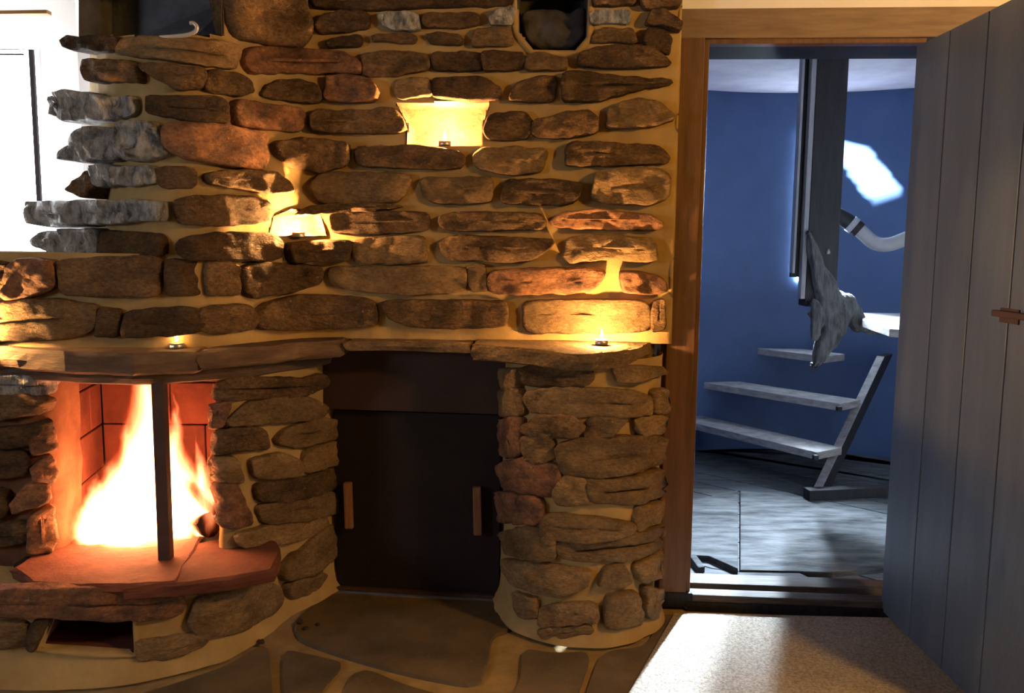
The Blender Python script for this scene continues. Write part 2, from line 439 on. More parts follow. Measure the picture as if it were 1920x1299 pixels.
def curtain_mesh(name, cur, z0, z1, m, parent=None, holes=(), step=0.02, amp=0.007, seed=0, top=None, bottom_flare=0.0, cap=None):
    c = cur.c; pts = [c[0]]; acc = 0
    L = [0]
    for a, b in zip(c[:-1], c[1:]): L.append(L[-1] + (b - a).length)
    n = max(2, int(L[-1] / step)); plan = []
    k = 0
    for i in range(n + 1):
        s = L[-1] * i / n
        while k < len(L) - 2 and L[k + 1] < s: k += 1
        t = (s - L[k]) / max(1e-9, L[k + 1] - L[k])
        p = c[k].lerp(c[k + 1], t); d = (c[k + 1] - c[k]).normalized()
        plan.append((p, Vector((d.y, -d.x, 0))))
    nz = max(1, int((z1 - z0) / step)); bm = bmesh.new(); rows = []
    for j in range(nz + 1):
        row = []
        for p, nn in plan:
            zt = z1 if top is None else top(p)
            z = z0 + (zt - z0) * j / nz
            q = Vector((p.x, p.y, z))
            d = amp * (noise.noise(q * 6 + Vector((seed, 0, 0))) * 1.3 + 0.6 * noise.noise(q * 19))
            if bottom_flare: d += bottom_flare * max(0, 1 - (z - z0) / 0.09) ** 2
            row.append(bm.verts.new(q + nn * d))
        rows.append(row)
    for j in range(nz):
        for i in range(n):
            q = (rows[j][i], rows[j][i + 1], rows[j + 1][i + 1], rows[j + 1][i])
            if holes:
                cpt = (q[0].co + q[2].co) / 2; x, y = proj(cpt)
                if any(inpoly(x, y, h) for h in holes): continue
            bm.faces.new(q)
    if cap is not None:
        back = [bm.verts.new(Vector((v.co.x, cap, v.co.z))) for v in rows[-1]]
        for i in range(n): bm.faces.new((rows[-1][i], rows[-1][i + 1], back[i + 1], back[i]))
    return bm_obj(name, bm, m, parent, True)


def stone(pts, cur, proud, m, parent, seed, back=0.012, rough=1.0, name='stone', NP=44, grow=3.0):
    rnd = random.Random(seed * 7 + 3)
    P = [Vector(p) for p in pts]
    cc = sum(P, Vector((0, 0))) / len(P)
    hw = max(abs(p.x - cc.x) for p in P); hh = max(abs(p.y - cc.y) for p in P)
    P = [Vector((cc.x + (p.x - cc.x) * (1 + grow / hw), cc.y + (p.y - cc.y) * (1 + grow / hh))) for p in P]
    for cut_ in (0.13, 0.22):
        Q = []
        for a, b in zip(P, P[1:] + P[:1]): Q += [a.lerp(b, cut_), a.lerp(b, 1 - cut_)]
        P = Q
    # even resample
    seglen = [(b - a).length for a, b in zip(P, P[1:] + P[:1])]; tot = sum(seglen); R = []
    k = 0; acc = 0
    for i in range(NP):
        s = tot * i / NP
        while acc + seglen[k] < s: acc += seglen[k]; k += 1
        R.append(P[k].lerp(P[(k + 1) % len(P)], (s - acc) / max(1e-6, seglen[k])))
    x0, x1 = min(p.x for p in R), max(p.x for p in R); y0, y1 = min(p.y for p in R), max(p.y for p in R)
    wd, hd = x1 - x0, y1 - y0; e = min(wd, hd) * 0.5

    def medial(p):
        if wd >= hd:
            x = min(max(p.x, x0 + e), x1 - e)
            ys = [q.y for q in R if abs(q.x - x) < wd / 7 + 3]
            return Vector((x, (min(ys) + max(ys)) / 2 if ys else (y0 + y1) / 2))
        y = min(max(p.y, y0 + e), y1 - e)
        xs = [q.x for q in R if abs(q.y - y) < hd / 7 + 3]
        return Vector(((min(xs) + max(xs)) / 2 if xs else (x0 + x1) / 2, y))

    bm = bmesh.new(); rings = []
    sv = Vector((seed * 3.1, seed * 1.7, seed * 0.9))
    tiltx, tilty = rnd.uniform(-0.25, 0.25), rnd.uniform(-0.35, 0.25)
    prof = [(1.03, -back, 0), (1.0, 0.35, 1), (0.985, 0.75, 1), (0.93, 0.96, 1), (0.78, 1.0, 1), (0.55, 1.0, 1), (0.3, 1.02, 1), (0.1, 1.02, 1)]
    for ri, (t, off, kind) in enumerate(prof):
        ring = []
        for p in R:
            c = medial(p); jit = 1.0
            q = c + (p - c) * t
            h = cur.hit(q.x, q.y)
            if h is None: h = (V(q.x, q.y, 2.6), Vector((0, -1, 0)))
            w, n = h
            if kind == 0: o = off
            else:
                tl = 1 + tiltx * (q.x - (x0 + x1) / 2) / wd * 2 + tilty * (q.y - (y0 + y1) / 2) / hd
                o = proud * off * max(0.3, tl)
                o += proud * rough * (0.45 * noise.noise(w * 14 + sv) + 0.25 * noise.noise(w * 38 + sv)) * (0.5 if ri == 1 else 1)
            lat = 0.0055 * rough * noise.noise_vector(w * 32 + sv) if kind else Vector((0, 0, 0))
            ring.append(bm.verts.new(w + n * o + lat))
        rings.append(ring)
    for a, b in zip(rings[:-1], rings[1:]):
        for i in range(NP): bm.faces.new((a[i], a[(i + 1) % NP], b[(i + 1) % NP], b[i]))
    bm.faces.new(rings[-1])
    if back > 0.03: bm.faces.new(rings[0][::-1])
    bmesh.ops.triangulate(bm, faces=[f for f in bm.faces if len(f.verts) > 4])
    return bm_obj(name, bm, m, parent, True)


def niche(name, poly, cur, depth, m, parent, lip=None):
    """recess: tunnel walls behind a hole in the mortar, closed at its back"""
    fr = [cur.hit(*p) for p in poly]
    a = [w + n * 0.004 for w, n in fr]
    nn = sum((n for w, n in fr), Vector()).normalized()
    c = sum((w for w, n in fr), Vector()) / len(fr)
    b = [c + (w - c) * 0.93 - nn * depth for w, n in fr]
    k = len(poly); v = a + b
    f = [[i, (i + 1) % k, k + (i + 1) % k, k + i] for i in range(k)] + [list(range(k, 2 * k))]
    # mortar lip dressed round the mouth of the recess
    mx, my = sum(p[0] for p in poly) / k, sum(p[1] for p in poly) / k
    dense, outer = [], []
    for (x0, y0), (x1, y1) in zip(poly, poly[1:] + poly[:1]):
        for q in range(5):
            x, y = x0 + (x1 - x0) * q / 5, y0 + (y1 - y0) * q / 5
            dx, dy = x - mx, y - my; l_ = math.hypot(dx, dy)
            dense.append((x, y)); outer.append((x + dx / l_ * 15, y + dy / l_ * 15))
    vi, vm, vo, vb2 = [], [], [], []
    for (x, y), (xo, yo) in zip(dense, outer):
        w, n = cur.hit(x, y); wo, no = cur.hit(xo, yo); j = noise.noise(w * 30) * .003
        vb2.append(w - n * .03); vi.append(w + n * (.008 + j)); vm.append(w.lerp(wo, .5) + n * (.012 + j)); vo.append(wo - no * .006)
    d_ = len(dense); vv = vb2 + vi + vm + vo; ff = []
    for q in range(3):
        for i in range(d_): ff.append([q * d_ + i, q * d_ + (i + 1) % d_, (q + 1) * d_ + (i + 1) % d_, (q + 1) * d_ + i])
    if lip: mesh_obj('niche_lip', vv, ff, lip, parent, True)
    return mesh_obj(name, v, f, m, parent)


# ------------------------------------------------------------------ the setting: upper stone wall
NA = [(150, -40), (415, -40), (418, 66), (300, 68), (205, 68), (150, 68)]
NB = [(968, -30), (1103, -30), (1100, 70), (1078, 96), (1000, 94), (972, 60)]
NC = [(742, 190), (920, 190), (906, 232), (905, 276), (763, 276), (765, 235)]
ND = [(503, 442), (512, 405), (545, 392), (600, 400), (612, 442)]
NE = [(100, 1151), (248, 1156), (252, 1226), (75, 1216)]
wall = curtain_mesh('wall_back', C_UP, 0.884, 2.30, M_MORTAR, None, [NA, NB, NC, ND], step=0.010, seed=1)
struct(wall, 'rough stone masonry wall in pale mortar above the fireplace', 'wall')
shoulder = curtain_mesh('mortar_shoulder', C_SH, 0.884, 1.155, M_MORTAR, wall, seed=5, amp=0.006, cap=2.75)
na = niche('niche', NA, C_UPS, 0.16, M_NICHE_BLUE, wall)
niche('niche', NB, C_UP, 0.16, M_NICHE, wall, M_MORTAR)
nc = niche('niche', NC, C_UP, 0.13, M_STONE_RED, wall)
niche('niche', ND, C_UP, 0.07, M_STONE_RED, wall)

S, T, R_, Q = M_STONE, M_STONE_TAN, M_STONE_RED, M_STONE_SILVER
U_STONES = [
 ([(136,73),(232,73),(233,84),(222,95),(140,93)], S, .03, .12),
 ([(228,92),(250,73),(355,73),(440,86),(438,131),(380,122),(300,112),(228,104)], T, .025, .02),
 ([(168,118),(240,117),(268,128),(272,155),(240,152),(175,153)], S, .035, .10),
 ([(275,123),(345,128),(383,132),(375,165),(335,167),(300,150)], S, .03, .02),
 ([(386,133),(425,138),(455,153),(468,172),(440,180),(400,174),(380,166)], S, .03, .02),
 ([(115,192),(135,177),(175,176),(215,188),(255,183),(262,205),(255,220),(210,222),(150,228),(125,217)], Q, .045, .10),
 ([(285,182),(345,184),(395,182),(405,195),(417,232),(360,226),(287,214)], S, .035, .02),
 ([(145,300),(170,248),(200,243),(235,245),(243,297),(180,302)], Q, .05, .10),
 ([(250,238),(272,233),(303,237),(318,268),(318,290),(290,302),(255,300)], Q, .055, .02),
 ([(320,236),(345,229),(430,240),(486,250),(496,270),(487,318),(430,312),(345,296),(322,280)], R_, .04, .02),
 ([(148,355),(180,322),(196,345),(178,372)], S, .04, .10),
 ([(192,313),(255,314),(300,315),(300,344),(200,350)], Q, .04, .06),
 ([(304,316),(362,318),(363,350),(304,350)], S, .025, .02),
 ([(75,378),(90,380),(200,380),(290,378),(320,380),(322,412),(200,418),(90,422),(78,412)], Q, .05, .12),
 ([(335,373),(440,368),(498,378),(503,395),(498,412),(430,420),(338,418)], S, .03, .02),
 ([(378,330),(420,322),(500,325),(535,345),(538,360),(500,362),(430,350),(385,345)], S, .04, .02),
 ([(88,457),(115,436),(195,432),(195,475),(140,479)], Q, .05, .12),
 ([(200,436),(310,440),(314,478),(200,478)], S, .03, .02),
 ([(415,-25),(555,-25),(588,55),(565,90),(500,85),(432,66)], S, .05, .05),
 ([(455,96),(480,90),(560,95),(640,100),(672,115),(680,137),(640,138),(540,135),(465,138),(452,118)], R_, .03, .02),
 ([(676,104),(730,100),(800,105),(805,131),(740,142),(686,142)], S, .03, .02),
 ([(813,104),(860,101),(902,103),(902,131),(813,131)], S, .03, .02),
 ([(906,102),(978,101),(982,116),(976,130),(907,131)], S, .03, .02),
 ([(986,107),(1020,103),(1060,110),(1060,130),(988,131)], T, .025, .02),
 ([(485,180),(500,160),(545,150),(590,158),(603,180),(598,192),(550,190)], S, .03, .02),
 ([(612,146),(640,142),(690,150),(713,172),(700,190),(620,190),(609,180)], R_, .035, .02),
 ([(438,190),(480,195),(558,205),(573,225),(560,246),(500,241),(440,235),(428,202)], R_, .03, .02),
 ([(580,215),(600,210),(660,212),(735,205),(752,220),(762,240),(745,248),(600,247),(580,240)], S, .035, .02),
 ([(575,-20),(962,-20),(962,13),(800,15),(690,20),(585,14)], S, .03, .02),
 ([(590,50),(605,35),(640,28),(690,27),(692,52),(650,58),(600,62)], S, .03, .02),
 ([(710,33),(735,30),(782,29),(790,55),(745,57),(718,48)], Q, .03, .02),
 ([(796,30),(895,30),(896,50),(800,52)], S, .025, .02),
 ([(613,80),(640,72),(675,70),(678,85),(620,88)], S, .022, .02),
 ([(700,70),(760,66),(782,72),(775,80),(705,78)], S, .022, .02),
 ([(800,70),(820,66),(862,70),(870,78),(860,84),(810,82)], S, .022, .02),
 ([(916,36),(940,22),(962,22),(958,45),(922,47)], Q, .03, .02),
 ([(885,76),(895,58),(920,55),(956,53),(959,85),(890,87)], T, .022, .02),
 ([(1112,-25),(1188,-25),(1190,10),(1114,10)], S, .03, .03),
 ([(1106,29),(1125,24),(1175,24),(1180,43),(1106,44)], Q, .025, .03),
 ([(1110,72),(1130,59),(1185,60),(1192,82),(1140,79),(1112,80)], S, .025, .03),
 ([(1210,47),(1222,26),(1245,25),(1275,45),(1270,60),(1240,50)], S, .04, .02),
 ([(1200,-20),(1270,-20),(1272,15),(1205,18)], S, .035, .02),
 ([(1208,82),(1213,60),(1245,62),(1256,80),(1252,102),(1215,90)], S, .035, .02),
 ([(1083,124),(1088,105),(1120,93),(1190,90),(1235,105),(1256,124),(1200,127),(1120,127)], S, .04, .02),
 ([(743,152),(805,150),(808,180),(744,184)], T, .022, .02),
 ([(813,152),(850,150),(905,150),(938,165),(935,185),(880,187),(814,181)], S, .03, .02),
 ([(955,186),(973,156),(1010,148),(1040,147),(1040,188),(990,190)], S, .03, .02),
 ([(1056,186),(1055,141),(1090,137),(1150,147),(1262,153),(1256,162),(1195,170),(1130,188),(1060,190)], S, .045, .02),
 ([(1138,242),(1140,204),(1200,188),(1240,198),(1263,226),(1210,238)], T, .04, .02),
 ([(908,242),(920,218),(983,213),(996,230),(988,260),(920,262)], S, .03, .02),
 ([(1000,228),(1060,215),(1105,213),(1120,228),(1118,248),(1060,258),(1000,254)], S, .04, .02),
 ([(1062,308),(1062,275),(1085,268),(1150,272),(1230,275),(1253,292),(1250,305),(1100,310)], S, .035, .02),
 ([(888,292),(905,280),(960,278),(1028,282),(1012,322),(950,326),(895,315)], T, .025, .02),
 ([(670,278),(800,277),(870,288),(872,305),(860,315),(670,311)], S, .035, .02),
 ([(505,270),(560,262),(655,270),(652,308),(600,322),(548,312),(515,292)], S, .04, .02),
 ([(575,350),(600,326),(700,325),(775,330),(750,378),(600,379)], T, .03, .02),
 ([(788,336),(870,335),(920,333),(922,378),(820,380),(794,365)], T, .025, .02),
 ([(940,380),(945,346),(960,338),(1095,342),(1075,382)], S, .035, .02),
 ([(1108,372),(1120,325),(1180,318),(1240,320),(1254,332),(1250,372),(1220,382),(1150,380)], T, .045, .02),
 ([(552,402),(580,387),(700,383),(762,390),(700,396),(600,399)], S, .05, .02),
 ([(618,402),(700,398),(798,400),(806,412),(800,431),(700,437),(622,434)], S, .03, .02),
 ([(822,412),(840,402),(900,400),(1010,402),(1022,412),(1015,428),(860,430),(828,425)], S, .03, .02),
 ([(1030,415),(1060,400),(1120,395),(1220,405),(1245,420),(1225,430),(1100,428),(1045,425)], R_, .04, .02),
 ([(340,446),(420,438),(505,440),(524,452),(526,482),(440,487),(345,485)], S, .03, .02),
 ([(534,456),(610,452),(655,452),(660,465),(655,485),(538,490)], S, .045, .02),
 ([(664,450),(780,445),(795,450),(800,490),(720,492),(664,488)], T, .022, .02),
 ([(820,452),(860,442),(920,445),(1045,450),(1010,480),(970,488),(840,485)], S, .035, .02),
 ([(1055,480),(1065,450),(1100,443),(1225,448),(1230,490),(1130,485),(1070,490)], T, .035, .02),
 ([(442,505),(480,493),(560,498),(602,503),(600,530),(550,545),(465,555),(450,545)], S, .03, .02),
 ([(616,505),(640,502),(760,501),(874,503),(874,544),(780,548),(690,546),(620,535)], T, .025, .02),
 ([(878,505),(892,494),(908,500),(914,540),(890,545),(880,530)], T, .03, .02),
 ([(918,509),(1000,504),(1090,503),(1135,507),(1125,530),(1100,545),(920,548)], R_, .03, .02),
 ([(1163,510),(1200,511),(1238,520),(1252,544),(1210,548),(1168,546)], R_, .04, .02),
 ([(470,588),(500,568),(560,555),(680,560),(705,570),(708,600),(700,610),(560,615),(480,614)], S, .03, .02),
 ([(714,572),(730,565),(900,565),(950,568),(948,608),(870,612),(780,610),(735,597)], S, .03, .02),
 ([(980,567),(1060,564),(1215,565),(1220,618),(1100,621),(985,620)], T, .02, .02),
 ([(1225,566),(1243,562),(1243,615),(1223,618)], S, .03, .02),
 ([(372,578),(455,572),(470,600),(460,618),(400,625),(375,618)], S, .03, .02),
 ([(385,490),(437,496),(440,550),(385,552)], S, .025, .02),
]
for i, (p, m_, h, bk) in enumerate(U_STONES):
    stone(p, C_UPS, h, m_, wall, i + 1, bk, 1.35 if m_ is Q else 1.0, grow=4.5)
SH_STONES = [
 ([(-40,492),(20,492),(30,540),(-40,548)], S, .03),
 ([(28,505),(45,486),(112,489),(112,538),(62,556),(26,560)], R_, .045),
 ([(118,488),(200,484),(300,479),(307,500),(303,553),(240,555),(122,552)], S, .03),
 ([(-40,568),(60,562),(110,560),(188,572),(184,610),(155,630),(100,634),(-40,640)], T, .03),
 ([(193,576),(230,580),(226,628),(180,631)], S, .025),
 ([(236,583),(300,578),(362,575),(370,610),(355,625),(236,632)], S, .03),
 ([(312,486),(370,488),(380,494),(380,550),(315,554)], S, .025),
]
for i, (p, m_, h) in enumerate(SH_STONES):
    stone(p, C_SH, h, m_, wall, 200 + i, 0.015)
# rock left standing in the dark niche
stone([(978, 30), (1020, 22), (1060, 30), (1098, 24), (1096, 72), (1075, 95), (1000, 93), (980, 60)], Curtain([(p.x, p.y + 0.10) for p in C_UP.c], 1), 0.05, M_NICHE, wall, 300, 0.02)

# ------------------------------------------------------------------ the setting: room shell
struct(box('wall_back_core', (-1.43, 3.02, 0), (0.46, 3.14, 2.4), M_ROOM), 'plain masonry behind the stone facing', 'wall')
floor = struct(box('floor', (-3.4, -2.7, -0.10), (2.1, 2.98, -0.012), M_FLOOR), 'stone paved floor with wide sandy joints', 'floor')
struct(box('ceiling', (-3.4, -2.7, 2.35), (2.1, 3.53, 2.45), M_ROOM), 'dark ceiling of the room', 'ceiling')
struct(box('wall_front', (-3.4, -2.7, 0), (2.1, -2.6, 2.35), M_ROOM), 'plaster wall behind the viewer', 'wall')

# right wall with its window opening
bm = bmesh.new()
def addbox(bm, lo, hi):
    r = bmesh.ops.create_cube(bm, size=1.0)
    for v in r['verts']:
        v.co = Vector(((lo[i] + hi[i]) / 2 + v.co[i] * (hi[i] - lo[i])) for i in range(3))
WY0, WY1, WZ0, WZ1 = 1.3, 1.7, 1.65, 2.05
addbox(bm, (1.95, -2.7, 0), (2.10, WY0, 2.35)); addbox(bm, (1.95, WY1, 0), (2.10, 2.9, 2.35))
addbox(bm, (1.95, WY0, 0), (2.10, WY1, WZ0)); addbox(bm, (1.95, WY0, WZ1), (2.10, WY1, 2.35))
struct(bm_obj('wall_right', bm, M_ROOM), 'plaster wall on the right side beyond the open door', 'wall')
w2 = struct(box('window_2', (2.0, WY0, WZ0), (2.004, WY1, WZ1), M_GLASS), 'window pane in the right side wall', 'window')
for nm, lo, hi in (('window_frame', (1.98, WY0, WZ0), (2.03, WY0 + .05, WZ1)), ('window_frame', (1.98, WY1 - .05, WZ0), (2.03, WY1, WZ1)),
                   ('window_frame', (1.98, WY0 + .05, WZ0), (2.03, WY1 - .05, WZ0 + .05)), ('window_frame', (1.98, WY0 + .05, WZ1 - .05), (2.03, WY1 - .05, WZ1))):
    box(nm, lo, hi, M_FRAME, w2)

bm = bmesh.new()
addbox(bm, (-3.4, -2.7, 0), (-3.3, -0.4, 2.35)); addbox(bm, (-3.4, 0.4, 0), (-3.3, 3.6, 2.35))
addbox(bm, (-3.4, -0.4, 0), (-3.3, 0.4, 1.1)); addbox(bm, (-3.4, -0.4, 1.8), (-3.3, 0.4, 2.35))
struct(bm_obj('wall_left', bm, M_ROOM), 'plaster wall on the left side', 'wall')
w4 = struct(box('window_4', (-3.36, -0.4, 1.1), (-3.356, 0.4, 1.8), M_GLASS), 'window pane in the left side wall', 'window')
for lo, hi in (((-3.37, -0.4, 1.1), (-3.33, -.35, 1.8)), ((-3.37, .35, 1.1), (-3.33, .4, 1.8)), ((-3.37, -.35, 1.1), (-3.33, .35, 1.14)), ((-3.37, -.35, 1.76), (-3.33, .35, 1.8))):
    box('window_frame', lo, hi, M_FRAME, w4)

# window recess at the left end of the stone wall: splayed white reveal
XI, XO = V(155, 300, 3.02).x, V(74, 200, 3.5).x
ZSO = V(40, 92, 3.5).z
SILLZ = 0.92
XL = -3.30
bm = bmesh.new()
def quad(bm, *p): bm.faces.new([bm.verts.new(q) for q in p])
quad(bm, (XI, 3.02, 0.6), (XI, 3.02, 2.35), (XO, 3.5, 2.35), (XO, 3.5, 0.6))            # splay
quad(bm, (XL, 3.02, 2.30), (XI + .05, 3.02, 2.30), (XI + .05, 3.5, ZSO), (XL, 3.5, ZSO))        # soffit
quad(bm, (XL, 3.02, SILLZ - .1), (XI, 3.02, SILLZ - .1), (XI, 3.5, SILLZ), (XL, 3.5, SILLZ))   # sloping sill
quad(bm, (XL, 3.02, 0), (XI, 3.02, 0), (XI, 3.02, SILLZ - .1), (XL, 3.02, SILLZ - .1))
quad(bm, (XL, 3.02, 2.30), (XI + .05, 3.02, 2.30), (XI + .05, 3.02, 2.36), (XL, 3.02, 2.36))
quad(bm, (XL, 3.52, ZSO), (0, 3.52, ZSO), (0, 3.52, 2.4), (XL, 3.52, 2.4))
quad(bm, (XO, 3.52, 0), (XO + 0.5, 3.52, 0), (XO + 0.5, 3.52, 2.4), (XO, 3.52, 2.4))
quad(bm, (XL, 3.52, 0), (XO, 3.52, 0), (XO, 3.52, SILLZ), (XL, 3.52, SILLZ))
rev = bm_obj('wall_window_reveal', bm, M_PLASTER)
struct(rev, 'white splayed plaster reveal round the bright window', 'wall')
w1 = struct(box('window_1', (XL, 3.500, SILLZ), (XO, 3.504, ZSO), M_GLASS), 'bright daylight window left of the stone chimney', 'window')
xs = V(66, 200, 3.47).x
box('window_seal', (xs - 0.010, 3.46, SILLZ + .40), (xs + 0.007, 3.475, ZSO - .01), M_DARKFRAME, w1)
for xx in (-3.28, -2.62): box('window_frame', (xx, 3.45, SILLZ), (xx + .05, 3.498, ZSO), M_FRAME, w1)
box('window_seal', (XL, 3.44, ZSO - 0.036), (xs - 0.02, 3.449, ZSO - .030), M_DARKFRAME, w1)
box('window_frame', (XL, 3.45, SILLZ), (XO, 3.498, SILLZ + .05), M_FRAME, w1)
a, b = V(-60, 27, 3.06), V(88, 25, 3.06)
struct(hexa('trim_lath', [a, b, b + Vector((0, .03, 0)), a + Vector((0, .03, 0))], [p + Vector((0, 0, .012)) for p in (a, b, b + Vector((0, .03, 0)), a + Vector((0, .03, 0)))], M_LATH), 'thin orange wood lath over the bright window', 'trim')

# ------------------------------------------------------------------ floor flags and carpet
FLAGS = [
 [(548,1168),(600,1114),(632,1110),(820,1122),(944,1126),(962,1178),(924,1190),(918,1232),(897,1288),(760,1262),(640,1228),(560,1200)],
 [(655,1262),(690,1252),(760,1282),(870,1312),(860,1420),(600,1420)],
 [(528,1212),(600,1228),(648,1240),(600,1290),(560,1380),(530,1300)],
 [(505,1200),(512,1300),(520,1400),(150,1400),(200,1318),(330,1280),(430,1245)],
 [(978,1212),(1040,1222),(1112,1218),(1080,1310),(1040,1420),(890,1420),(930,1310),(975,1285)],
 [(1126,1218),(1215,1208),(1238,1150),(1268,1146),(1236,1210),(1190,1299),(1150,1420),(1056,1420),(1096,1300)],
]
for i, fl in enumerate(FLAGS):
    g = [G(*p, 0.0) for p in fl]
    c = sum(g, Vector()) / len(g)
    t = [c + (p - c) * 0.985 for p in g]
    # rounded irregular outline
    def cut(q):
        for _ in range(2):
            o = []
            for u, v in zip(q, q[1:] + q[:1]): o += [u.lerp(v, .18), u.lerp(v, .82)]
            q = o
        return q
    g, t = cut(g), cut(t)
    hexa('flagstone', [p + Vector((0, 0, -0.02)) for p in g], [p + Vector((0, 0, 0.0 - 0.002 * (i % 3))) for p in t], M_FLAG, floor)
# more paving out of the picture, toward the viewer and to the left
rnd = random.Random(4)
for gx in range(-7, 3):
    for gy in range(0, 4):
        cx, cy = gx * 0.42 + rnd.uniform(-.04, .04), 1.55 - gy * 0.45 + rnd.uniform(-.04, .04)
        if cx > 0.15 and cy > 0.8: continue
        k = rnd.randint(5, 7); a0 = rnd.random() * 6
        pts = [Vector((cx + 0.21 * math.cos(a0 + 2 * math.pi * q / k) * rnd.uniform(.8, 1.05), cy + 0.21 * math.sin(a0 + 2 * math.pi * q / k) * rnd.uniform(.8, 1.05), 0)) for q in range(k)]
        hexa('flagstone', [p + Vector((0, 0, -.02)) for p in pts], [p + Vector((0, 0, -.002)) for p in pts], M_FLAG, floor)

rp = [(0.28, 0.3), (1.62, 0.3), (1.62, 2.640), (0.535, 2.672), (0.30, 2.12)]
rug = hexa('carpet', [Vector((x, y, -.012)) for x, y in rp], [Vector((x + (.006 if x < 1 else 0), y - (.006 if y > 2.5 else 0), .004)) for x, y in rp], M_CARPET)
tag(rug, 'mottled grey brown carpet on the floor in front of the doorway', 'carpet')

# ------------------------------------------------------------------ door wall, frame, threshold, door leaf
def dw(x): return 2.735 - 0.067 * (x - 0.55)          # plan line of the door wall face
XJ0, XJ1 = 0.497, 0.598                             # left casing
XH = 1.222                                           # hinge side
ZH = V(1500, 72, dw(0.92)).z                          # underside of head
ZT = V(1500, 16, dw(0.92)).z
TH = 0.20
def wpiece(name, x0, x1, z0, z1, m, off=0.0, th=TH, parent=None, bevel=0.0):
    b = [Vector((x0, dw(x0) + off, z0)), Vector((x1, dw(x1) + off, z0)), Vector((x1, dw(x1) + off + th, z0)), Vector((x0, dw(x0) + off + th, z0))]
    return hexa(name, b, [p + Vector((0, 0, z1 - z0)) for p in b], m, parent, bevel)
struct(wpiece('wall_over_door', XJ0 - .05, 2.7, ZT, 2.36, M_PLASTER, 0.015, TH), 'pale plaster wall strip above the door frame', 'wall')
struct(wpiece('wall_beside_door', XH + 0.22, 2.7, 0, ZT, M_PLASTER, 0.015, TH), 'pale plaster wall right of the doorway', 'wall')
struct(wpiece('wall_doorway_left', 0.486, XJ1 - .02, 0, ZT, M_ROOM, 0.03, TH), 'masonry left of the doorway', 'wall')
t1 = struct(wpiece('trim_1', XJ0, XJ1 - 0.012, 0.0, ZT, M_JAMB, -0.012, 0.05, bevel=.004), 'brown wooden door casing beside the round stone pier', 'trim')
wpiece('door_stop', XJ1 - 0.012, XJ1 + 0.004, 0.0, ZH, M_JAMB, 0.0, TH + .02, t1, .003)
t2 = struct(wpiece('trim_2', XJ0, 1.62, ZH, ZT, M_HEAD, -0.014, 0.05, bevel=.004), 'brown wooden board across the top of the doorway', 'trim')
zi = V(1500, 100, dw(0.92) + .2).z
wpiece('inner_head', XJ1 - .01, XH + .19, zi - .002, ZH + .02, M_POST, 0.05, TH + .03, t2)
wpiece('head_stop', XJ1, XH + .03, ZH - .014, ZH + .002, M_JAMB, 0.0, 0.045, t2, .002)
t3 = struct(wpiece('trim_3', XH + 0.135, XH + 0.23, 0, ZH, M_JAMB, -0.010, 0.22), 'wooden jamb behind the open door on its hinge side', 'trim')
tr = thing('threshold', 'worn wooden threshold with two steps across the doorway', 'threshold', (0.9, dw(0.9), 0))
wpiece('sill_board', XJ1 - .01, XH + .16, -0.01, 0.045, M_SILL, -0.015, 0.055, tr, .004)
wpiece('sill_board', XJ1 - .01, XH + .16, -0.01, 0.050, M_SILL, 0.075, 0.09, tr, .004)
wpiece('sill_base', XJ1 - .01, XH + .16, -0.01, 0.022, M_POST, -0.022, 0.25, tr)
wpiece('sill_plinth', XJ0 - .0, XJ1 + .01, 0.0, 0.05, M_POST, -0.018, 0.02, tr, .003)

door = thing('door_1', 'open plank door painted dark blue grey, hinged at the right', 'door', (XH, 2.69, 0))
door['kind'] = 'structure'
ytop = 2.688; zb = 0.012
ztop_h = VX(1738, 77, XH).z
seams = [2.690, 2.560, 2.372, 2.182, 1.998, 1.900]
ys = [2.690]
for pxs in (1746, 1814, 1892): ys.append(VX(pxs, 580, XH).y)
while ys[-1] > 1.98: ys.append(ys[-1] - 0.19)
for i, (ya, yb) in enumerate(zip(ys[:-1], ys[1:])):
    o = box('plank', (XH, yb + .0022, zb), (XH + 0.032, ya - .0022, ztop_h), M_DOOR, door, .0035)
YN = ys[-1]
for zz in (0.30, 1.05, ztop_h - .22):
    box('ledge', (XH + .0325, YN + .04, zz), (XH + .06, 2.62, zz + .11), M_DOOR, door, .004)
lz = VX(1890, 592, XH).z; ly = VX(1890, 592, XH).y
lt = box('latch_plate', (XH - .004, ly - .05, lz - .018), (XH, ly + .03, lz + .018), M_STEEL, door, .001)
bar('latch_bar', (XH - .012, ly + .045, lz + .004), (XH - .012, ly - .16, lz + .004), .012, .016, M_STEEL, lt)

# ------------------------------------------------------------------ round stair tower beyond the door
TC, TR = Vector((1.50, 3.72)), 1.30
TZ = 2.07
SLOT = None
bm = bmesh.new(); NA_, NZ_ = 220, 100
def tp(a, z): return Vector((TC.x + TR * math.sin(a), TC.y + TR * math.cos(a), z))   # a=0 farthest
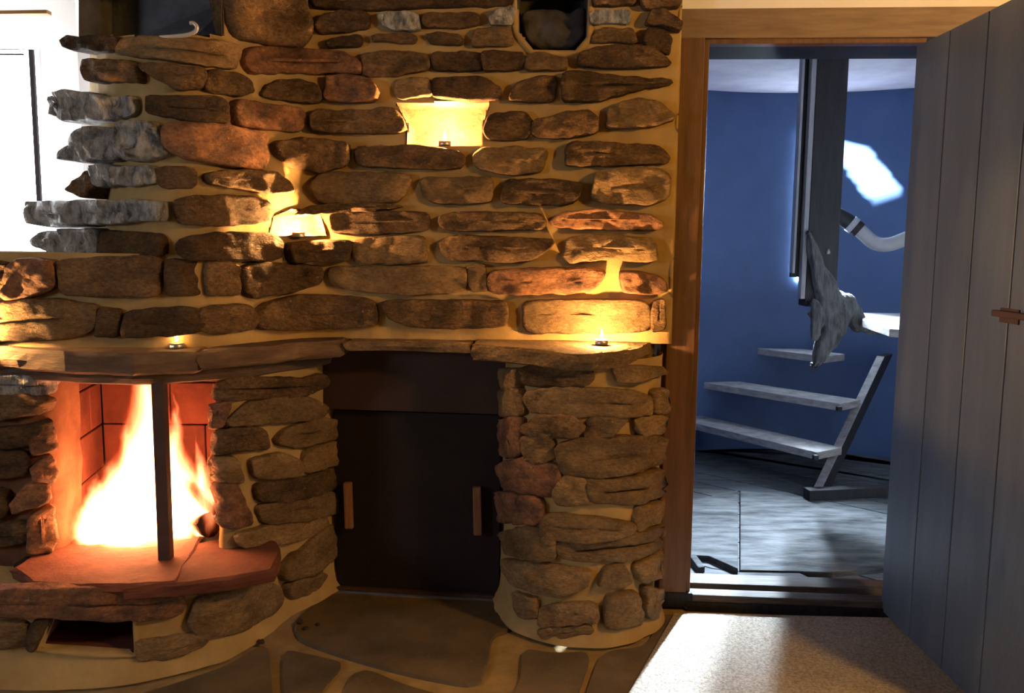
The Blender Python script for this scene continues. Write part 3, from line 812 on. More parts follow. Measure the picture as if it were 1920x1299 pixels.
# beam of sun through an unseen slanting slit cut to shape it: its centre line on the far wall, seen from the picture
def tower_hit(px, py):
    d = ray(px, py); o = Vector((O.x - TC.x, O.y - TC.y))
    A = d.x ** 2 + d.y ** 2; B = 2 * (o.x * d.x + o.y * d.y); C = o.x ** 2 + o.y ** 2 - TR ** 2
    return O + d * ((-B + math.sqrt(B * B - 4 * A * C)) / (2 * A))
E1, E2 = tower_hit(1560, 235), tower_hit(1740, 470)
def back_to_slot(p):
    q = Vector((p.x - TC.x, p.y - TC.y)); d = Vector((-SUND.x, -SUND.y))
    t = -2 * q.dot(d) / d.length_squared
    return p - SUND * t
S1, S2 = back_to_slot(E1), back_to_slot(E2)
def ang(p): return math.atan2(p.x - TC.x, p.y - TC.y)
print('slot', S1, S2)
HALF = 0.125
A0, A1 = -2.45, 2.45
grid = [[bm.verts.new(tp(A0 + (A1 - A0) * i / NA_, -0.02 + (TZ + .03) * j / NZ_)) for i in range(NA_ + 1)] for j in range(NZ_ + 1)]
sa1, sa2 = ang(S1), ang(S2)
for j in range(NZ_):
    for i in range(NA_):
        a_ = A0 + (A1 - A0) * (i + .5) / NA_; z_ = -0.02 + (TZ + .03) * (j + .5) / NZ_
        lo, hi = min(sa1, sa2), max(sa1, sa2)
        if lo <= a_ <= hi:
            zc = S1.z + (S2.z - S1.z) * (a_ - sa1) / (sa2 - sa1)
            if abs(z_ - zc) < HALF: continue
        if TC.y + TR * math.cos(a_) < 2.945: continue
        bm.faces.new((grid[j][i], grid[j][i + 1], grid[j + 1][i + 1], grid[j + 1][i]))
# unseen embrasure added outside the slit to block oblique sky light
bm2 = bmesh.new(); lo_, hi_ = [], []
for k in range(13):
    a_ = sa1 + (sa2 - sa1) * k / 12; zc = S1.z + (S2.z - S1.z) * k / 12
    lo_.append(tp(a_, zc - HALF - .01)); hi_.append(tp(a_, min(zc + HALF + .01, TZ + .01)))
loop = lo_ + hi_[::-1]; n_ = len(loop)
va = [bm2.verts.new(p) for p in loop]; vb = [bm2.verts.new(p - SUND * 0.9) for p in loop]
for k in range(n_): bm2.faces.new((va[k], va[(k + 1) % n_], vb[(k + 1) % n_], vb[k]))
baffle = bm2
tw = struct(bm_obj('wall_tower', bm, M_BLUE, None, True), 'curved blue painted wall of the round stair tower', 'wall')
bm = bmesh.new(); v = [bm.verts.new((TC.x + (TR + .05) * math.cos(k * math.pi / 40), TC.y + (TR + .05) * math.sin(k * math.pi / 40), TZ)) for k in range(80)]
bm.faces.new(v); r = bmesh.ops.extrude_face_region(bm, geom=list(bm.faces)); bmesh.ops.translate(bm, verts=[g for g in r['geom'] if isinstance(g, bmesh.types.BMVert)], vec=(0, 0, .1))
struct(bm_obj('ceiling_tower', bm, M_TCEIL), 'pale plaster ceiling of the round stair tower', 'ceiling')
tfl = struct(box('floor_tower', (TC.x - TR - .1, 2.90, -0.10), (TC.x + TR + .1, TC.y + TR + .1, -0.03), M_POST), 'dark floor of the round stair tower', 'floor')
bm_obj('sky_baffle', baffle, M_POST, tw)
# floor boards in the tower
rb = random.Random(9)
fd = (G(1530, 880) - G(1300, 835)).normalized(); fn = Vector((-fd.y, fd.x, 0))
fo = G(1300, 900)
for k in range(-7, 8):
    c0 = fo + fn * (k * 0.165)
    pts = []
    for s_, w_ in ((-1.1, 0), (1.6, 0), (1.6, .16), (-1.1, .16)):
        pts.append(c0 + fd * s_ + fn * w_)
    # keep inside the tower
    def clampt(p):
        q = Vector((p.x - TC.x, p.y - TC.y)); L_ = q.length
        if L_ > TR - .02: q = q * ((TR - .02) / L_)
        y = max(q.y + TC.y, 2.96)
        return Vector((q.x + TC.x, y, 0))
    ends = []
    for w_ in (0.002, .158):
        row = [clampt(c0 + fd * (-1.3 + 3.0 * u / 6) + fn * w_) for u in range(7)]
        ends.append(row)
    poly = ends[0] + ends[1][::-1]
    if (ends[0][0] - ends[0][-1]).length < .2: continue
    uniq = []
    for p in poly:
        if not uniq or (p - uniq[-1]).length > .004: uniq.append(p)
    if (uniq[0] - uniq[-1]).length < .004: uniq.pop()
    if len(uniq) < 4: continue
    hexa('floor_board', [p + Vector((0, 0, -.03)) for p in uniq], [p + Vector((0, 0, -.004)) for p in uniq], M_TFLOOR, tfl)
for pl in ([(1268,1038),(1290,940),(1384,918),(1384,1066),(1330,1042)], [(1388,918),(1470,930),(1560,950),(1645,966),(1690,985),(1690,1060),(1560,1072),(1388,1068)],
           [(1380,1088),(1385,1072),(1500,1074),(1530,1088)], [(1284,1030),(1300,1032),(1322,1062),(1310,1064)]):
    g = [G(*p, 0.018) for p in pl]
    hexa('floor_slab', [p + Vector((0, 0, -.03)) for p in g], g, M_TSLAB, tfl, .004)

pane = tower_hit(1505, 390)
rad = Vector((pane.x - TC.x, pane.y - TC.y, 0)).normalized(); tan = Vector((rad.y, -rad.x, 0))
pc = Vector((TC.x, TC.y, 0)) + rad * (TR - 0.012)
b = [pc + tan * .016, pc - tan * .016, pc - tan * .016 + rad * .006, pc + tan * .016 + rad * .006]
w3 = struct(hexa('window_3', [p + Vector((0, 0, 1.00)) for p in b], [p + Vector((0, 0, 1.85)) for p in b], M_SKYPANE), 'narrow bright slit window in the tower wall behind the post', 'window')

sl = light('slit_window_daylight', 'AREA', tuple(pc - rad * .012 + Vector((0, 0, 1.425))), 220, (0.70, 0.85, 1.0))
sl.data.shape = 'RECTANGLE'; sl.data.size = .032; sl.data.size_y = .85
sl.rotation_euler = (Vector((0.92, 2.5, 0.0)) - sl.location).to_track_quat('-Z', 'Y').to_euler(); sl.data.spread = math.radians(62)

# stair
st = thing('staircase', 'open wooden stair rising to the right inside the blue tower', 'staircase', G(1520, 925))
def tread(pl, pr, z, depth=.20, th=.038, cut=None):
    a, b = G(*pl, z), G(*pr, z); d = (b - a).normalized(); n = Vector((-d.y, d.x, 0))
    if n.y < 0: n = -n
    q = [a, b, b + n * depth, a + n * depth]
    return hexa('tread', [p - Vector((0, 0, th)) for p in q], q, M_TREAD, st, .003)
tread((1240, 778), (1532, 848), 0.20)
tread((1240, 704), (1577, 757), 0.40)
tread((1385, 648), (1545, 668), 0.60)
tread((1478, 580), (1560, 588), 0.80, .10)
for (px_, py_, z_) in ((1527, 856, .185), (1571, 765, .385)):
    p = G(px_, py_, z_); box('bolt_block', tuple(p - Vector((.012, .03, .012))), tuple(p + Vector((.012, .0, .012))), M_POST, st, .003)
p0 = G(1519, 928, 0.0)
dirx = (G(1577, 757, .4) - G(1532, 848, .2)); asc = Vector((dirx.x, dirx.y, 0.2)); flat = Vector((dirx.x, dirx.y, 0)).normalized()
p1 = p0 + asc * (0.55 / 0.2)
tdir = (G(1532, 848, .2) - G(1305, 795, .2)).normalized()
def stringer(o, m_, wid, nm):
    q = [p0 + o, p0 + o + flat * wid, p0 + o + flat * wid + tdir * .045, p0 + o + tdir * .045]
    return hexa(nm, q, [k + asc * (.60 / .2) for k in q], m_, st, .003)
stringer(Vector((0, 0, 0)), M_POST, .15, 'stringer')
stringer(tdir * 0.001 - flat * .012, M_TREAD, .011, 'stringer_lit_edge')  # pale strip stands in for light caught along the stringer's front edge
e0, e1 = G(1512, 926, .02), G(1715, 918, .02)
bar('foot_rail', e0, e1, .06, .05, M_POST, st)

# hanging post, slats, driftwood, landing, handrail
PY = 4.08
ptop = V(1563, 105, PY); 
hp = thing('hanging_post', 'thick black timber post in the middle of the stair tower', 'post', (ptop.x, PY, 1.0))
zb_ = V(1552, 575, PY).z
box('post', (ptop.x - .074, PY, zb_), (ptop.x + .074, PY + .10, TZ), M_POST, hp, .006)
for pxl, w_, pyb in ((1506, .012, 512), (1526, .022, 560)):
    q = V(pxl, 105, PY); zz = V(pxl - 8, pyb, PY).z
    box('slat', (q.x - w_ / 2, PY - .015, zz), (q.x + w_ / 2, PY + .03, TZ), M_SLAT, hp, .002)
q = V(1516, 105, PY); box('slat_web', (q.x - .024, PY + .03, V(1505, 520, PY).z), (q.x + .016, PY + .05, TZ), M_POST, hp)
q = V(1552, 472, PY); lathe('bolt_head', [(0, -.012), (.010, -.010), (.011, 0.0), (.006, .012), (0, .013)], (q.x, PY - .004, q.z), M_IRON, hp, 10)

dr = thing('driftwood_root', 'gnarled grey driftwood root hanging at the foot of the black post', 'driftwood', tuple(V(1560, 620, PY)))
def blob(name, skel, m_, parent, seed):
    me = bpy.data.meshes.new(name)
    vs = [V(px_, py_, y_) for px_, py_, y_, r_, par in skel]
    me.from_pydata([tuple(p) for p in vs], [(i, s[4]) for i, s in enumerate(skel) if s[4] >= 0], [])
    o = bpy.data.objects.new(name, me); COL.objects.link(o)
    o.modifiers.new('skin', 'SKIN')
    for i, s in enumerate(skel): me.skin_vertices[0].data[i].radius = (s[3], s[3])
    me.skin_vertices[0].data[0].use_root = True
    ss = o.modifiers.new('sub', 'SUBSURF'); ss.levels = 3; ss.render_levels = 3
    dg = bpy.context.evaluated_depsgraph_get(); ev = o.evaluated_get(dg); m2 = bpy.data.meshes.new_from_object(ev)
    bpy.data.objects.remove(o)
    for v in m2.vertices:
        p = Vector(v.co); g = Vector((p.x * 16, p.y * 16, p.z * 5 + p.x * 6)) + Vector((seed, 0, 0))
        v.co = p + Vector(v.normal) * (0.022 * noise.noise(g) + 0.010 * noise.noise(g * 2.7))
    return link(name, m2, m_, parent, True)
blob('root', [(1556, 585, PY + .02, .085, -1), (1540, 530, PY, .055, 0), (1526, 475, PY - .03, .026, 1), (1516, 432, PY - .03, .014, 2),
              (1560, 625, PY + .02, .075, 0), (1540, 655, PY, .045, 4), (1526, 690, PY - .02, .016, 5),
              (1590, 570, PY + .05, .055, 0), (1610, 610, PY + .05, .045, 7), (1650, 622, PY + .05, .014, 8),
              (1530, 590, PY - .03, .030, 0), (1524, 560, PY - .03, .018, 10), (1526, 640, PY - .03, .018, 10)], M_DRIFT, dr, 3)

ld = thing('landing_board', 'pale board shining white beside the driftwood root', 'landing', tuple(G(1665, 600, .86)))
q = [G(1618, 600, .86), G(1668, 616, .86), G(1760, 622, .86), G(1760, 588, .86), G(1612, 586, .86)]
hexa('board', [p - Vector((0, 0, .035)) for p in q], q, M_TREAD, ld, .003)
hr = thing('handrail', 'grey bent handrail pipe with a dark sleeve on the blue wall', 'handrail', tuple(V(1640, 458, 4.5)))
rail = spline3([V(1560, 398, 4.5), V(1585, 412, 4.5), V(1612, 432, 4.48), V(1640, 455, 4.45), V(1668, 458, 4.4), V(1705, 445, 4.35), V(1760, 428, 4.3)], 6)
tube('pipe', rail, .036, M_PIPE, hr, 14)
tube('sleeve', rail[:13], .041, M_POST, hr, 14)
tube('ring', rail[8:11], .045, M_PIPE, hr, 14)

# ------------------------------------------------------------------ the fireplace below the mantel
fp = thing('stone_fireplace', 'rounded stone fireplace with mantel shelf, burning hearth and stone pier', 'fireplace', (-0.5, 2.5, 0))
MZ = 0.89
curtain_mesh('pier_mortar', C_PIER, 0.0, 0.86, M_MORTAR, fp, step=.018, seed=11, amp=.010, bottom_flare=.03)
curtain_mesh('surround_mortar', C_LJR, 0.2, 0.86, M_MORTAR, fp, step=.018, seed=12, amp=.010)
curtain_mesh('surround_mortar', C_LJL, 0.2, 0.86, M_SOOTMORTAR, fp, step=.018, seed=13, amp=.010)
curtain_mesh('plinth_mortar', C_BASE, 0.0, 0.235, M_MORTAR, fp, holes=[NE], step=.010, seed=14, amp=.008, bottom_flare=.035, cap=2.95)
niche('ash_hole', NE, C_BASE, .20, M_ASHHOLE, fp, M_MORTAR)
# masonry below the upper wall seen through the recess
PIER_STONES = [
 ([(985,690),(1100,688),(1110,704),(1095,718),(985,716)], S), ([(1150,686),(1230,690),(1234,700),(1160,712)], S),
 ([(997,736),(1050,728),(1150,732),(1205,738),(1205,772),(1100,776),(1000,768)], S), ([(1224,735),(1244,735),(1246,768),(1222,770)], S),
 ([(990,802),(1020,781),(1070,782),(1092,798),(1078,814),(1000,810)], S), ([(1096,802),(1110,786),(1165,785),(1145,812),(1100,816)], S),
 ([(1185,786),(1240,782),(1236,806),(1195,808)], S), ([(988,822),(1035,815),(1042,855),(1000,862)], S),
 ([(1050,836),(1080,825),(1230,820),(1241,845),(1220,870),(1130,888),(1058,885)], T),
 ([(947,872),(990,860),(1043,870),(1050,895),(1030,925),(958,913)], R_), ([(1045,916),(1060,893),(1095,900),(1098,935),(1050,940)], T),
 ([(1102,896),(1160,900),(1232,880),(1236,925),(1180,940),(1106,935)], T), ([(945,925),(1015,935),(1016,975),(948,975)], R_),
 ([(1025,966),(1100,970),(1180,978),(1170,998),(1080,1008),(1020,1000)], S), ([(1190,950),(1240,940),(1238,970),(1190,990)], S),
 ([(946,1000),(1000,988),(1040,1000),(1040,1045),(965,1036)], S), ([(1045,1012),(1100,1015),(1170,1000),(1240,985),(1240,1010),(1180,1045),(1110,1045),(1060,1042)], T),
 ([(950,1050),(1050,1062),(1105,1070),(1100,1095),(1050,1110),(980,1098)], S), ([(1124,1092),(1135,1066),(1165,1060),(1176,1085),(1165,1093)], S),
 ([(1188,1058),(1236,1030),(1236,1078),(1200,1085)], S), ([(970,1112),(1010,1120),(1010,1150),(985,1150)], T),
 ([(1020,1136),(1110,1130),(1116,1158),(1020,1165)], S), ([(1138,1116),(1190,1112),(1196,1165),(1134,1170)], T), ([(1208,1102),(1224,1108),(1220,1152),(1208,1150)], S),
 ([(1020,1176),(1100,1171),(1106,1181),(1030,1189)], T),
 ([(952,735),(982,730),(986,772),(954,776)], S), ([(950,790),(980,786),(980,848),(950,852)], R_), ([(950,698),(978,694),(980,722),(952,724)], S),
]
for i, (p, m_) in enumerate(PIER_STONES): stone(p, C_PIER, .026, m_ if i % 4 == 0 else (T if m_ is S else m_), fp, 400 + i, .012, 1.1, grow=8)
LR_STONES = [
 ([(402,722),(440,706),(560,710),(592,702),(600,722),(560,740),(410,746)], S), ([(425,786),(460,756),(500,748),(560,745),(600,760),(590,784),(500,790),(440,795)], S),
 ([(514,822),(530,806),(590,786),(622,792),(622,820),(560,836),(520,832)], S), ([(402,808),(485,803),(495,838),(404,845)], S),
 ([(465,862),(520,850),(560,865),(560,890),(475,893)], T), ([(570,847),(622,826),(622,868),(568,884)], S),
 ([(478,906),(560,896),(622,876),(622,915),(560,934),(482,937)], S), ([(480,946),(618,920),(620,962),(560,974),(490,980)], S),
 ([(396,856),(440,860),(452,900),(402,896)], S), ([(405,908),(440,906),(455,940),(470,978),(420,984)], R_),
 ([(440,1000),(490,985),(600,968),(606,984),(545,1014),(450,1020)], T), ([(528,1062),(612,978),(623,1040),(590,1074),(532,1088)], T),
 ([(400,760),(430,752),(420,795),(400,800)], R_),
]
for i, (p, m_) in enumerate(LR_STONES): stone(p, C_LJR, .026, m_ if i % 3 == 0 else (T if m_ is S else m_), fp, 500 + i, .012, 1.0, grow=6)
LL_STONES = [
 ([(-40,703),(55,703),(95,702),(90,735),(-40,732)], Q), ([(-40,746),(55,736),(92,745),(90,766),(30,780),(-40,786)], S),
 ([(-40,806),(60,796),(90,786),(88,812),(50,835),(-40,836)], S), ([(-40,850),(52,846),(58,885),(-40,895)], S),
 ([(-40,915),(20,920),(26,945),(12,965),(-40,965)], S), ([(32,940),(66,896),(88,910),(86,936),(32,960)], R_), ([(-40,986),(65,976),(62,1010),(-40,1022)], S), ([(66,872),(92,850),(97,886),(90,902),(70,892)], R_), ([(64,965),(96,945),(100,1000),(92,1032),(66,1026)], R_), ([(62,815),(92,800),(95,842),(66,848)], R_),
]
for i, (p, m_) in enumerate(LL_STONES): stone(p, C_LJL, .035, m_, fp, 530 + i, .012, 1.0, grow=5)
BASE_STONES = [
 ([(-40,1106),(100,1101),(330,1106),(346,1125),(330,1150),(200,1156),(110,1149),(-40,1150)], R_), ([(355,1162),(370,1118),(440,1106),(510,1096),(524,1120),(500,1150),(440,1180),(370,1183)], T),
 ([(256,1200),(310,1196),(390,1186),(372,1210),(320,1226),(260,1230)], T), ([(-40,1166),(50,1166),(55,1205),(-40,1208)], T), ([(62,1166),(96,1160),(72,1210),(57,1210)], S),
 ([(534,1096),(575,1078),(600,1078),(590,1098),(556,1114),(538,1112)], T),
]
for i, (p, m_) in enumerate(BASE_STONES): stone(p, C_BASE, .028, m_, fp, 560 + i, .012, 0.9, grow=7)

def slab(name, outline, z0, z1, m_, parent, seed=0, jag=.008, sub=.03, under=.012):
    """flat stone slab with a broken edge; outline = list of plan points"""
    P = [Vector((p[0], p[1])) for p in outline]; Q_ = []
    for a, b in zip(P, P[1:] + P[:1]):
        n = max(1, int((b - a).length / sub))
        for k in range(n): Q_.append(a.lerp(b, k / n))
    c = sum(Q_, Vector((0, 0))) / len(Q_)
    bm = bmesh.new(); rings = []
    for zi_, (f, ins) in enumerate(((0, under), (.12, .002), (.5, -.003), (.85, 0.0), (1.0, .010))):
        ring = []
        for p in Q_:
            j = jag * noise.noise(Vector((p.x * 14, p.y * 14, zi_ * 1.3 + seed))) + jag * .6 * noise.noise(Vector((p.x * 40, p.y * 40, zi_ * 2 + seed)))
            d = (p - c).normalized(); q = p + d * (j - ins)
            ring.append(bm.verts.new((q.x, q.y, z0 + (z1 - z0) * f + .004 * noise.noise(Vector((p.x * 7, p.y * 7, seed))))))
        rings.append(ring)
    n = len(Q_)
    for a, b in zip(rings[:-1], rings[1:]):
        for i in range(n): bm.faces.new((a[i], a[(i + 1) % n], b[(i + 1) % n], b[i]))
    for rg, s_ in ((rings[0], -1), (rings[-1], 1)):
        f = bm.faces.new(rg if s_ > 0 else rg[::-1])
        bmesh.ops.triangulate(bm, faces=[f])
    return bm_obj(name, bm, m_, parent)

def g2(px_, py_, z): p = G(px_, py_, z); return (p.x, p.y)
edgeL = [(-1.85, 2.50), (-1.60, 2.37)] + [g2(x, y, MZ) for x, y in ((0, 651), (120, 659), (250, 663), (370, 658))]
slab('mantel_slab', edgeL + [(-0.88, 2.52), (-1.0, 2.60), (-1.85, 2.75)], MZ - .062, MZ, M_SLATE, fp, 1)
edgeM = [g2(x, y, MZ) for x, y in ((372, 658), (430, 654), (500, 648), (560, 641), (645, 636))]
slab('mantel_slab', edgeM + [(-0.53, 2.80), (-0.80, 2.70), (-0.875, 2.52)], MZ - .055, MZ - .001, M_SLATE, fp, 2)
edgeC = [g2(x, y, MZ) for x, y in ((648, 637), (700, 637), (780, 638), (830, 640), (880, 643))]
slab('mantel_slab', edgeC + [(-0.125, 2.82), (-0.53, 2.82)], MZ - .034, MZ - .004, M_STONE_TAN, fp, 3, .016)
edgeR = [g2(x, y, MZ) for x, y in ((884, 643), (940, 648), (1000, 655), (1060, 661), (1110, 662), (1170, 658), (1205, 650), (1226, 638))]
slab('mantel_slab', edgeR + [(0.46, 2.80), (-0.12, 2.80)], MZ - .052, MZ - .002, M_STONE_TAN, fp, 4, .016)
slab('mantel_bracket', [(0.30, 2.52), (0.40, 2.52), (0.46, 2.60), (0.47, 2.78), (0.2, 2.78)], MZ - .10, MZ - .05, M_MORTAR, fp, 5)
slab('mantel_support', [(-1.75, 2.60), (-1.42, 2.40), (-1.05, 2.33), (-0.90, 2.40), (-0.78, 2.50), (-0.68, 2.66), (-0.60, 2.80), (-0.60, 2.9), (-0.9, 2.9), (-.92, 2.5), (-1.3, 2.47), (-1.4, 2.9), (-1.75, 2.9)], MZ - .098, MZ - .060, M_SLATE, fp, 6, .006)

# hearth slabs
HZ = 0.28
slab('hearth_slab', [g2(x, y, HZ) for x, y in ((22, 1066), (60, 1090), (150, 1097), (240, 1096), (330, 1090))] + [(-0.96, 2.60), (-1.40, 2.60)], HZ - .035, HZ, M_HEARTH, fp, 7, .008)
slab('hearth_slab', [g2(x, y, HZ - .004) for x, y in ((232, 1100), (330, 1094), (430, 1084), (515, 1066), (527, 1040))] + [(-0.72, 2.55), (-0.86, 2.62), (-0.97, 2.50)], HZ - .045, HZ - .004, M_HEARTH, fp, 8, .008)
box('firebox_floor', (-1.42, 2.35, .20), (-0.86, 2.93, HZ - .012), M_SOOT, fp)

# firebox lining: bricks laid on the two sides and the back
BHh, BWd = 0.148, 0.235
def bricks(a, b, inward, rows=4, z0=HZ - .01):
    a, b = Vector(a), Vector(b); d = (b - a).normalized(); L_ = (b - a).length
    n = Vector(inward).normalized()
    for r_ in range(rows):
        s = -BWd / 2 if r_ % 2 else 0.0
        while s < L_ - .01:
            s0, s1 = max(0, s), min(L_, s + BWd)
            if s1 - s0 > .03:
                p, q = a + d * (s0 + .002), a + d * (s1 - .002)
                bt = [Vector((p.x, p.y, 0)), Vector((q.x, q.y, 0)), Vector((q.x - n.x * .05, q.y - n.y * .05, 0)), Vector((p.x - n.x * .05, p.y - n.y * .05, 0))]
                z = z0 + r_ * BHh
                hexa('brick', [k + Vector((0, 0, z + .002)) for k in bt], [k + Vector((0, 0, z + BHh - .002)) for k in bt], M_BRICK, fp, .003, 1)
            s += BWd
bricks((-1.345, 2.53), (-1.405, 2.88), (1, .17))
bricks((-1.405, 2.88), (-0.93, 2.88), (0, -1))
bricks((-0.93, 2.88), (-0.90, 2.58), (-1, -.1))
mesh_obj('firebox_back', [(-1.46, 2.935, .2), (-.90, 2.935, .2), (-.90, 2.935, .9), (-1.46, 2.935, .9)], [(0, 1, 2, 3)], M_SOOT, fp)
pb = G(308, 1050, HZ); pt = V(304, 700, pb.y)
box('corner_post', (pb.x - .017, pb.y - .004, HZ - .004), (pb.x + .017, pb.y + .03, MZ - .07), M_STEEL, fp, .003)

# recess between surround and pier: lintel plate and masonry cheek
pl_, pr_ = G(632, 1102), G(940, 1119)
def along(t, off=0.0, z=0.0):
    p = pl_.lerp(pr_, t); d = (pr_ - pl_).normalized(); n = Vector((d.y, -d.x, 0))
    return Vector((p.x, p.y, z)) + n * off
zl0 = V(780, 768, 2.82).z
hexa('lintel_plate', [along(-.06, .035, zl0), along(1.16, .035, zl0), along(1.16, 0, zl0), along(-.06, 0, zl0)],
     [along(-.06, .035, .868), along(1.16, .035, .868), along(1.16, 0, .868), along(-.06, 0, .868)], M_HOOD, fp, .002)
hexa('recess_back', [along(-.1, -.06, 0), along(1.2, -.06, 0), along(1.2, -.08, 0), along(-.1, -.08, 0)], [along(-.1, -.06, .87), along(1.2, -.06, .87), along(1.2, -.08, .87), along(-.1, -.08, .87)], M_SOOT, fp)

# ------------------------------------------------------------------ cover board leaning in the recess
cv = thing('fireplace_cover', 'black sheet metal cover with two wooden handles closing the recess', 'cover', tuple(pl_.lerp(pr_, .5)))
ztp = V(780, 772, 2.83).z
def cpan(name, t0, t1, z0, z1, o0, o1, m_, bev=.002):
    a = [along(t0, o1, z0), along(t1, o1, z0), along(t1, o0, z0), along(t0, o0, z0)]
    b = [along(t0, o1, z1), along(t1, o1, z1), along(t1, o0, z1), along(t0, o0, z1)]
    return hexa(name, a, b, m_, cv, bev)
cpan('panel', 0.0, 0.985, 0.004, ztp, -.012, .004, M_BLACK)
cpan('bottom_lip', 0.0, 0.985, 0.0, 0.012, .004, .022, M_STEEL)
def handle(px0, py0, px1, py1):
    y = along((px0 - 632) / 308).y - .03
    a, b = V(px0, py0, y), V(px1, py1, y)
    return bar('handle', a, b, .028, .026, M_HANDLE, cv, up=Vector((0, 1, 0)), bevel=.005)
h1_ = handle(652, 904, 655, 990); h2_ = handle(894, 912, 896, 1002)
for px0, py0, hh_ in ((652, 912, h1_), (655, 982, h1_), (894, 920, h2_), (896, 994, h2_)):
    t = (px0 - 632) / 308; y = along(t).y
    p = V(px0, py0, y - .018); box('handle_foot', (p.x - .008, p.y - .002, p.z - .008), (p.x + .008, y + .002, p.z + .008), M_STEEL, hh_)

# ------------------------------------------------------------------ logs and fire
def log(p, q, r, label, seed):
    p, q = Vector(p), Vector(q); pts = [p.lerp(q, k / 7) + Vector((0, 0, .006 * math.sin(k * 1.3 + seed))) for k in range(8)]
    o = tube('log', pts, [r * (1 + .08 * math.sin(k * 2.1 + seed)) for k in range(8)], M_CHAR, None, 12, .35, seed)
    tag(o, label, 'log', 'logs burning on the hearth')
fy = 2.62
log((-1.27, 2.52, HZ + .03), (-1.02, 2.78, HZ + .035), .038, 'charred log lying low at the left in the fire', 1)
log((-0.925, 2.55, HZ + .035), (-1.16, 2.74, HZ + .045), .036, 'charred log under the right side of the fire', 2)
log((-0.905, 2.57, HZ + .075), (-1.06, 2.60, HZ + .20), .020, 'thin dark stick leaning behind the steel post', 3)
log((-0.90, 2.62, HZ + .035), (-1.02, 2.70, HZ + .16), .024, 'short split log glowing right of the steel post', 4)
log((-1.25, 2.68, HZ + .09), (-1.00, 2.62, HZ + .10), .033, 'charred log lying across the fire', 5)

fire = thing('fire', 'tall orange flames burning on the hearth', 'fire', (-1.14, 2.64, HZ))
def flame_mesh():
    bm = bmesh.new(); rings = []; seg = 14
    prof = [(.0, -.02), (.75, 0.0), (1.25, .12), (1.3, .3), (1.05, .55), (.7, .8), (.35, 1.0), (0, 1.08)]
    for r_, z in prof:
        rings.append([bm.verts.new((r_ * math.cos(2 * math.pi * k / seg), r_ * math.sin(2 * math.pi * k / seg), z)) for k in range(seg)] if r_ else [bm.verts.new((0, 0, z))])
    for a, b in zip(rings[:-1], rings[1:]):
        for k in range(seg):
            q = list(dict.fromkeys([a[k % len(a)], a[(k + 1) % len(a)], b[(k + 1) % len(b)], b[k % len(b)]]))
            if len(q) > 2: bm.faces.new(q)
    bmesh.ops.recalc_face_normals(bm, faces=bm.faces)
    me = bpy.data.meshes.new('flame'); bm.to_mesh(me); bm.free(); me.materials.append(M_FIRE); return me
FM = flame_mesh()
# x, y, radius x, radius y, height, lean
for (x, y, rx, ry, h, ln) in ((-1.27, 2.50, .085, .07, .22, .10), (-1.20, 2.54, .13, .09, .40, .10), (-1.12, 2.60, .13, .09, .72, -.02),
                              (-1.03, 2.56, .10, .08, .46, .0), (-0.955, 2.58, .07, .06, .32, -.05), (-1.15, 2.48, .19, .06, .24, 0)):
    o = bpy.data.objects.new('flame', FM); COL.objects.link(o); o.parent = fire
    o.location = (x - fire.location.x, y - fire.location.y, .005); o.scale = (rx, ry, h); o.rotation_euler = (0, ln, 0)
for (x, y, z, p_) in ((-1.16, 2.60, HZ + .13, 6), (-1.02, 2.62, HZ + .12, 4)):
    l_ = light('fire_light', 'POINT', (x, y, z), p_, (1.0, 0.14, 0.035), .07)

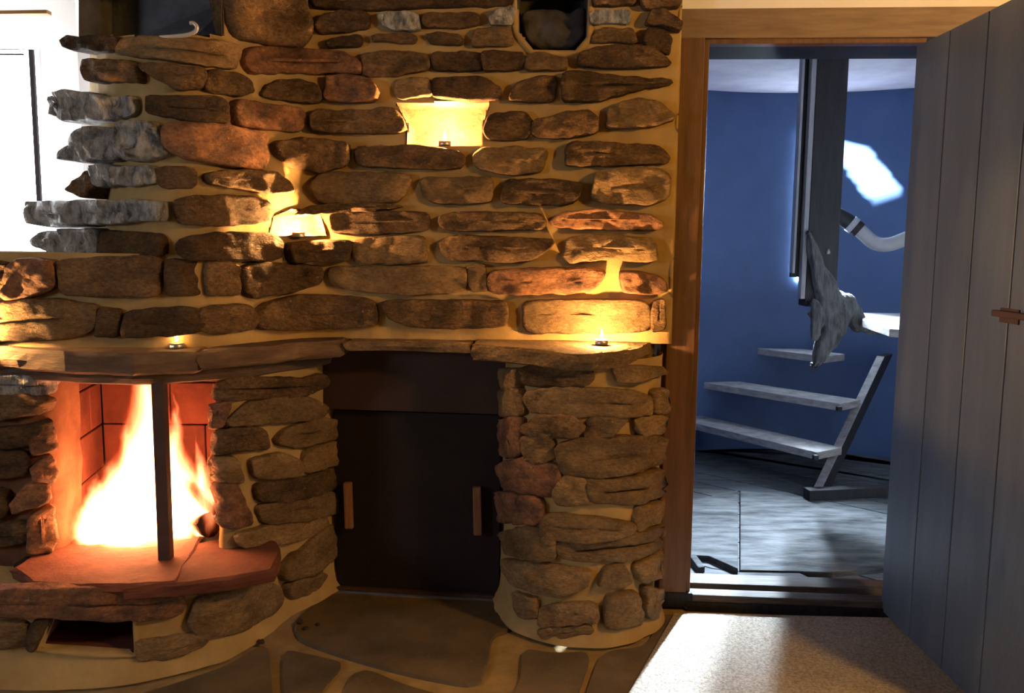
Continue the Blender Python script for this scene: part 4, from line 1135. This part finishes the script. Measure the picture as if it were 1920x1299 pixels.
# ------------------------------------------------------------------ tealight candles
def candle(p, label, power, flame=1.0):
    p = Vector(p)
    c = thing('tealight_candle', label, 'candle', tuple(p), 'lit candles on the stonework')
    lathe('cup', [(0, .0005), (.0185, .0005), (.0195, .002), (.0195, .015), (.0185, .015), (.0185, .011), (0, .011)], p, M_ALU, c)
    wx = lathe('wax', [(0, .0112), (.0182, .0112), (.0178, .0128), (0, .0122)], p, M_WAX, c)
    lathe('wick', [(0, .012), (.0009, .012), (.0008, .021), (0, .0215)], p, M_WICK, wx, 6)
    lathe('flame', [(0, .0175), (.0035 * flame, .020), (.0052 * flame, .026), (.0042 * flame, .034), (.002 * flame, .043), (0, .050)], p, M_FLAME_S, c, 12)
    light('candle_light', 'POINT', p + Vector((0, 0, .030)), power, (1.0, 0.50, 0.16), .008)
def on_niche(cur, px_, py_, inset):
    w, n = cur.hit(px_, py_); return w - n * inset
p = on_niche(C_UP, 832, 274, .03); candle((p.x, p.y, p.z + .004), 'lit candle glaring in the square niche high on the stone wall', 75)
p = on_niche(C_UP, 556, 447, -.018); candle((p.x, p.y, p.z + .004), 'lit candle on a stone ledge in the middle of the wall', 62)
p = V(1128, 636, 2.60); candle((p.x, 2.60, MZ), 'lit candle on the right end of the mantel above the pier', 36)
p = G(370, 641, MZ); candle((p.x, 2.40, MZ), 'small candle near the middle of the mantel', 0.6)
p = G(5, 642, MZ); candle((p.x - .02, 2.365, MZ), 'lit candle glaring at the left end of the mantel', 62)

# ------------------------------------------------------------------ iron hook on the ledge, coal crumbs
p = [V(x, y, 2.40) for x, y in ((300, 70), (330, 68), (352, 65), (366, 59), (369, 51), (364, 44), (356, 43))]
hk = tube('iron_hook', spline3(p, 5), .0055, M_IRON, None, 8); tag(hk, 'bent pale iron hook lying on the ledge of the dark niche', 'hook')
ws, wn = C_UPS.hit(323, 4)
for i, (x, y) in enumerate(((563, 1168), (573, 1180), (596, 1172), (490, 1206))):
    p = G(x, y, 0); r_ = .011 - .002 * (i % 3)
    bm = bmesh.new(); bmesh.ops.create_icosphere(bm, subdivisions=2, radius=r_)
    for v in bm.verts: v.co = v.co * (1 + .5 * noise.noise(v.co * 120 + Vector((i, 0, 0)))) ; v.co.z *= .6; v.co += p + Vector((0, 0, r_ * .5))
    o = bm_obj('coal_crumb', bm, M_SOOT); tag(o, 'small black coal crumb on the floor beside the hearth', 'coal', 'coal crumbs on the floor')
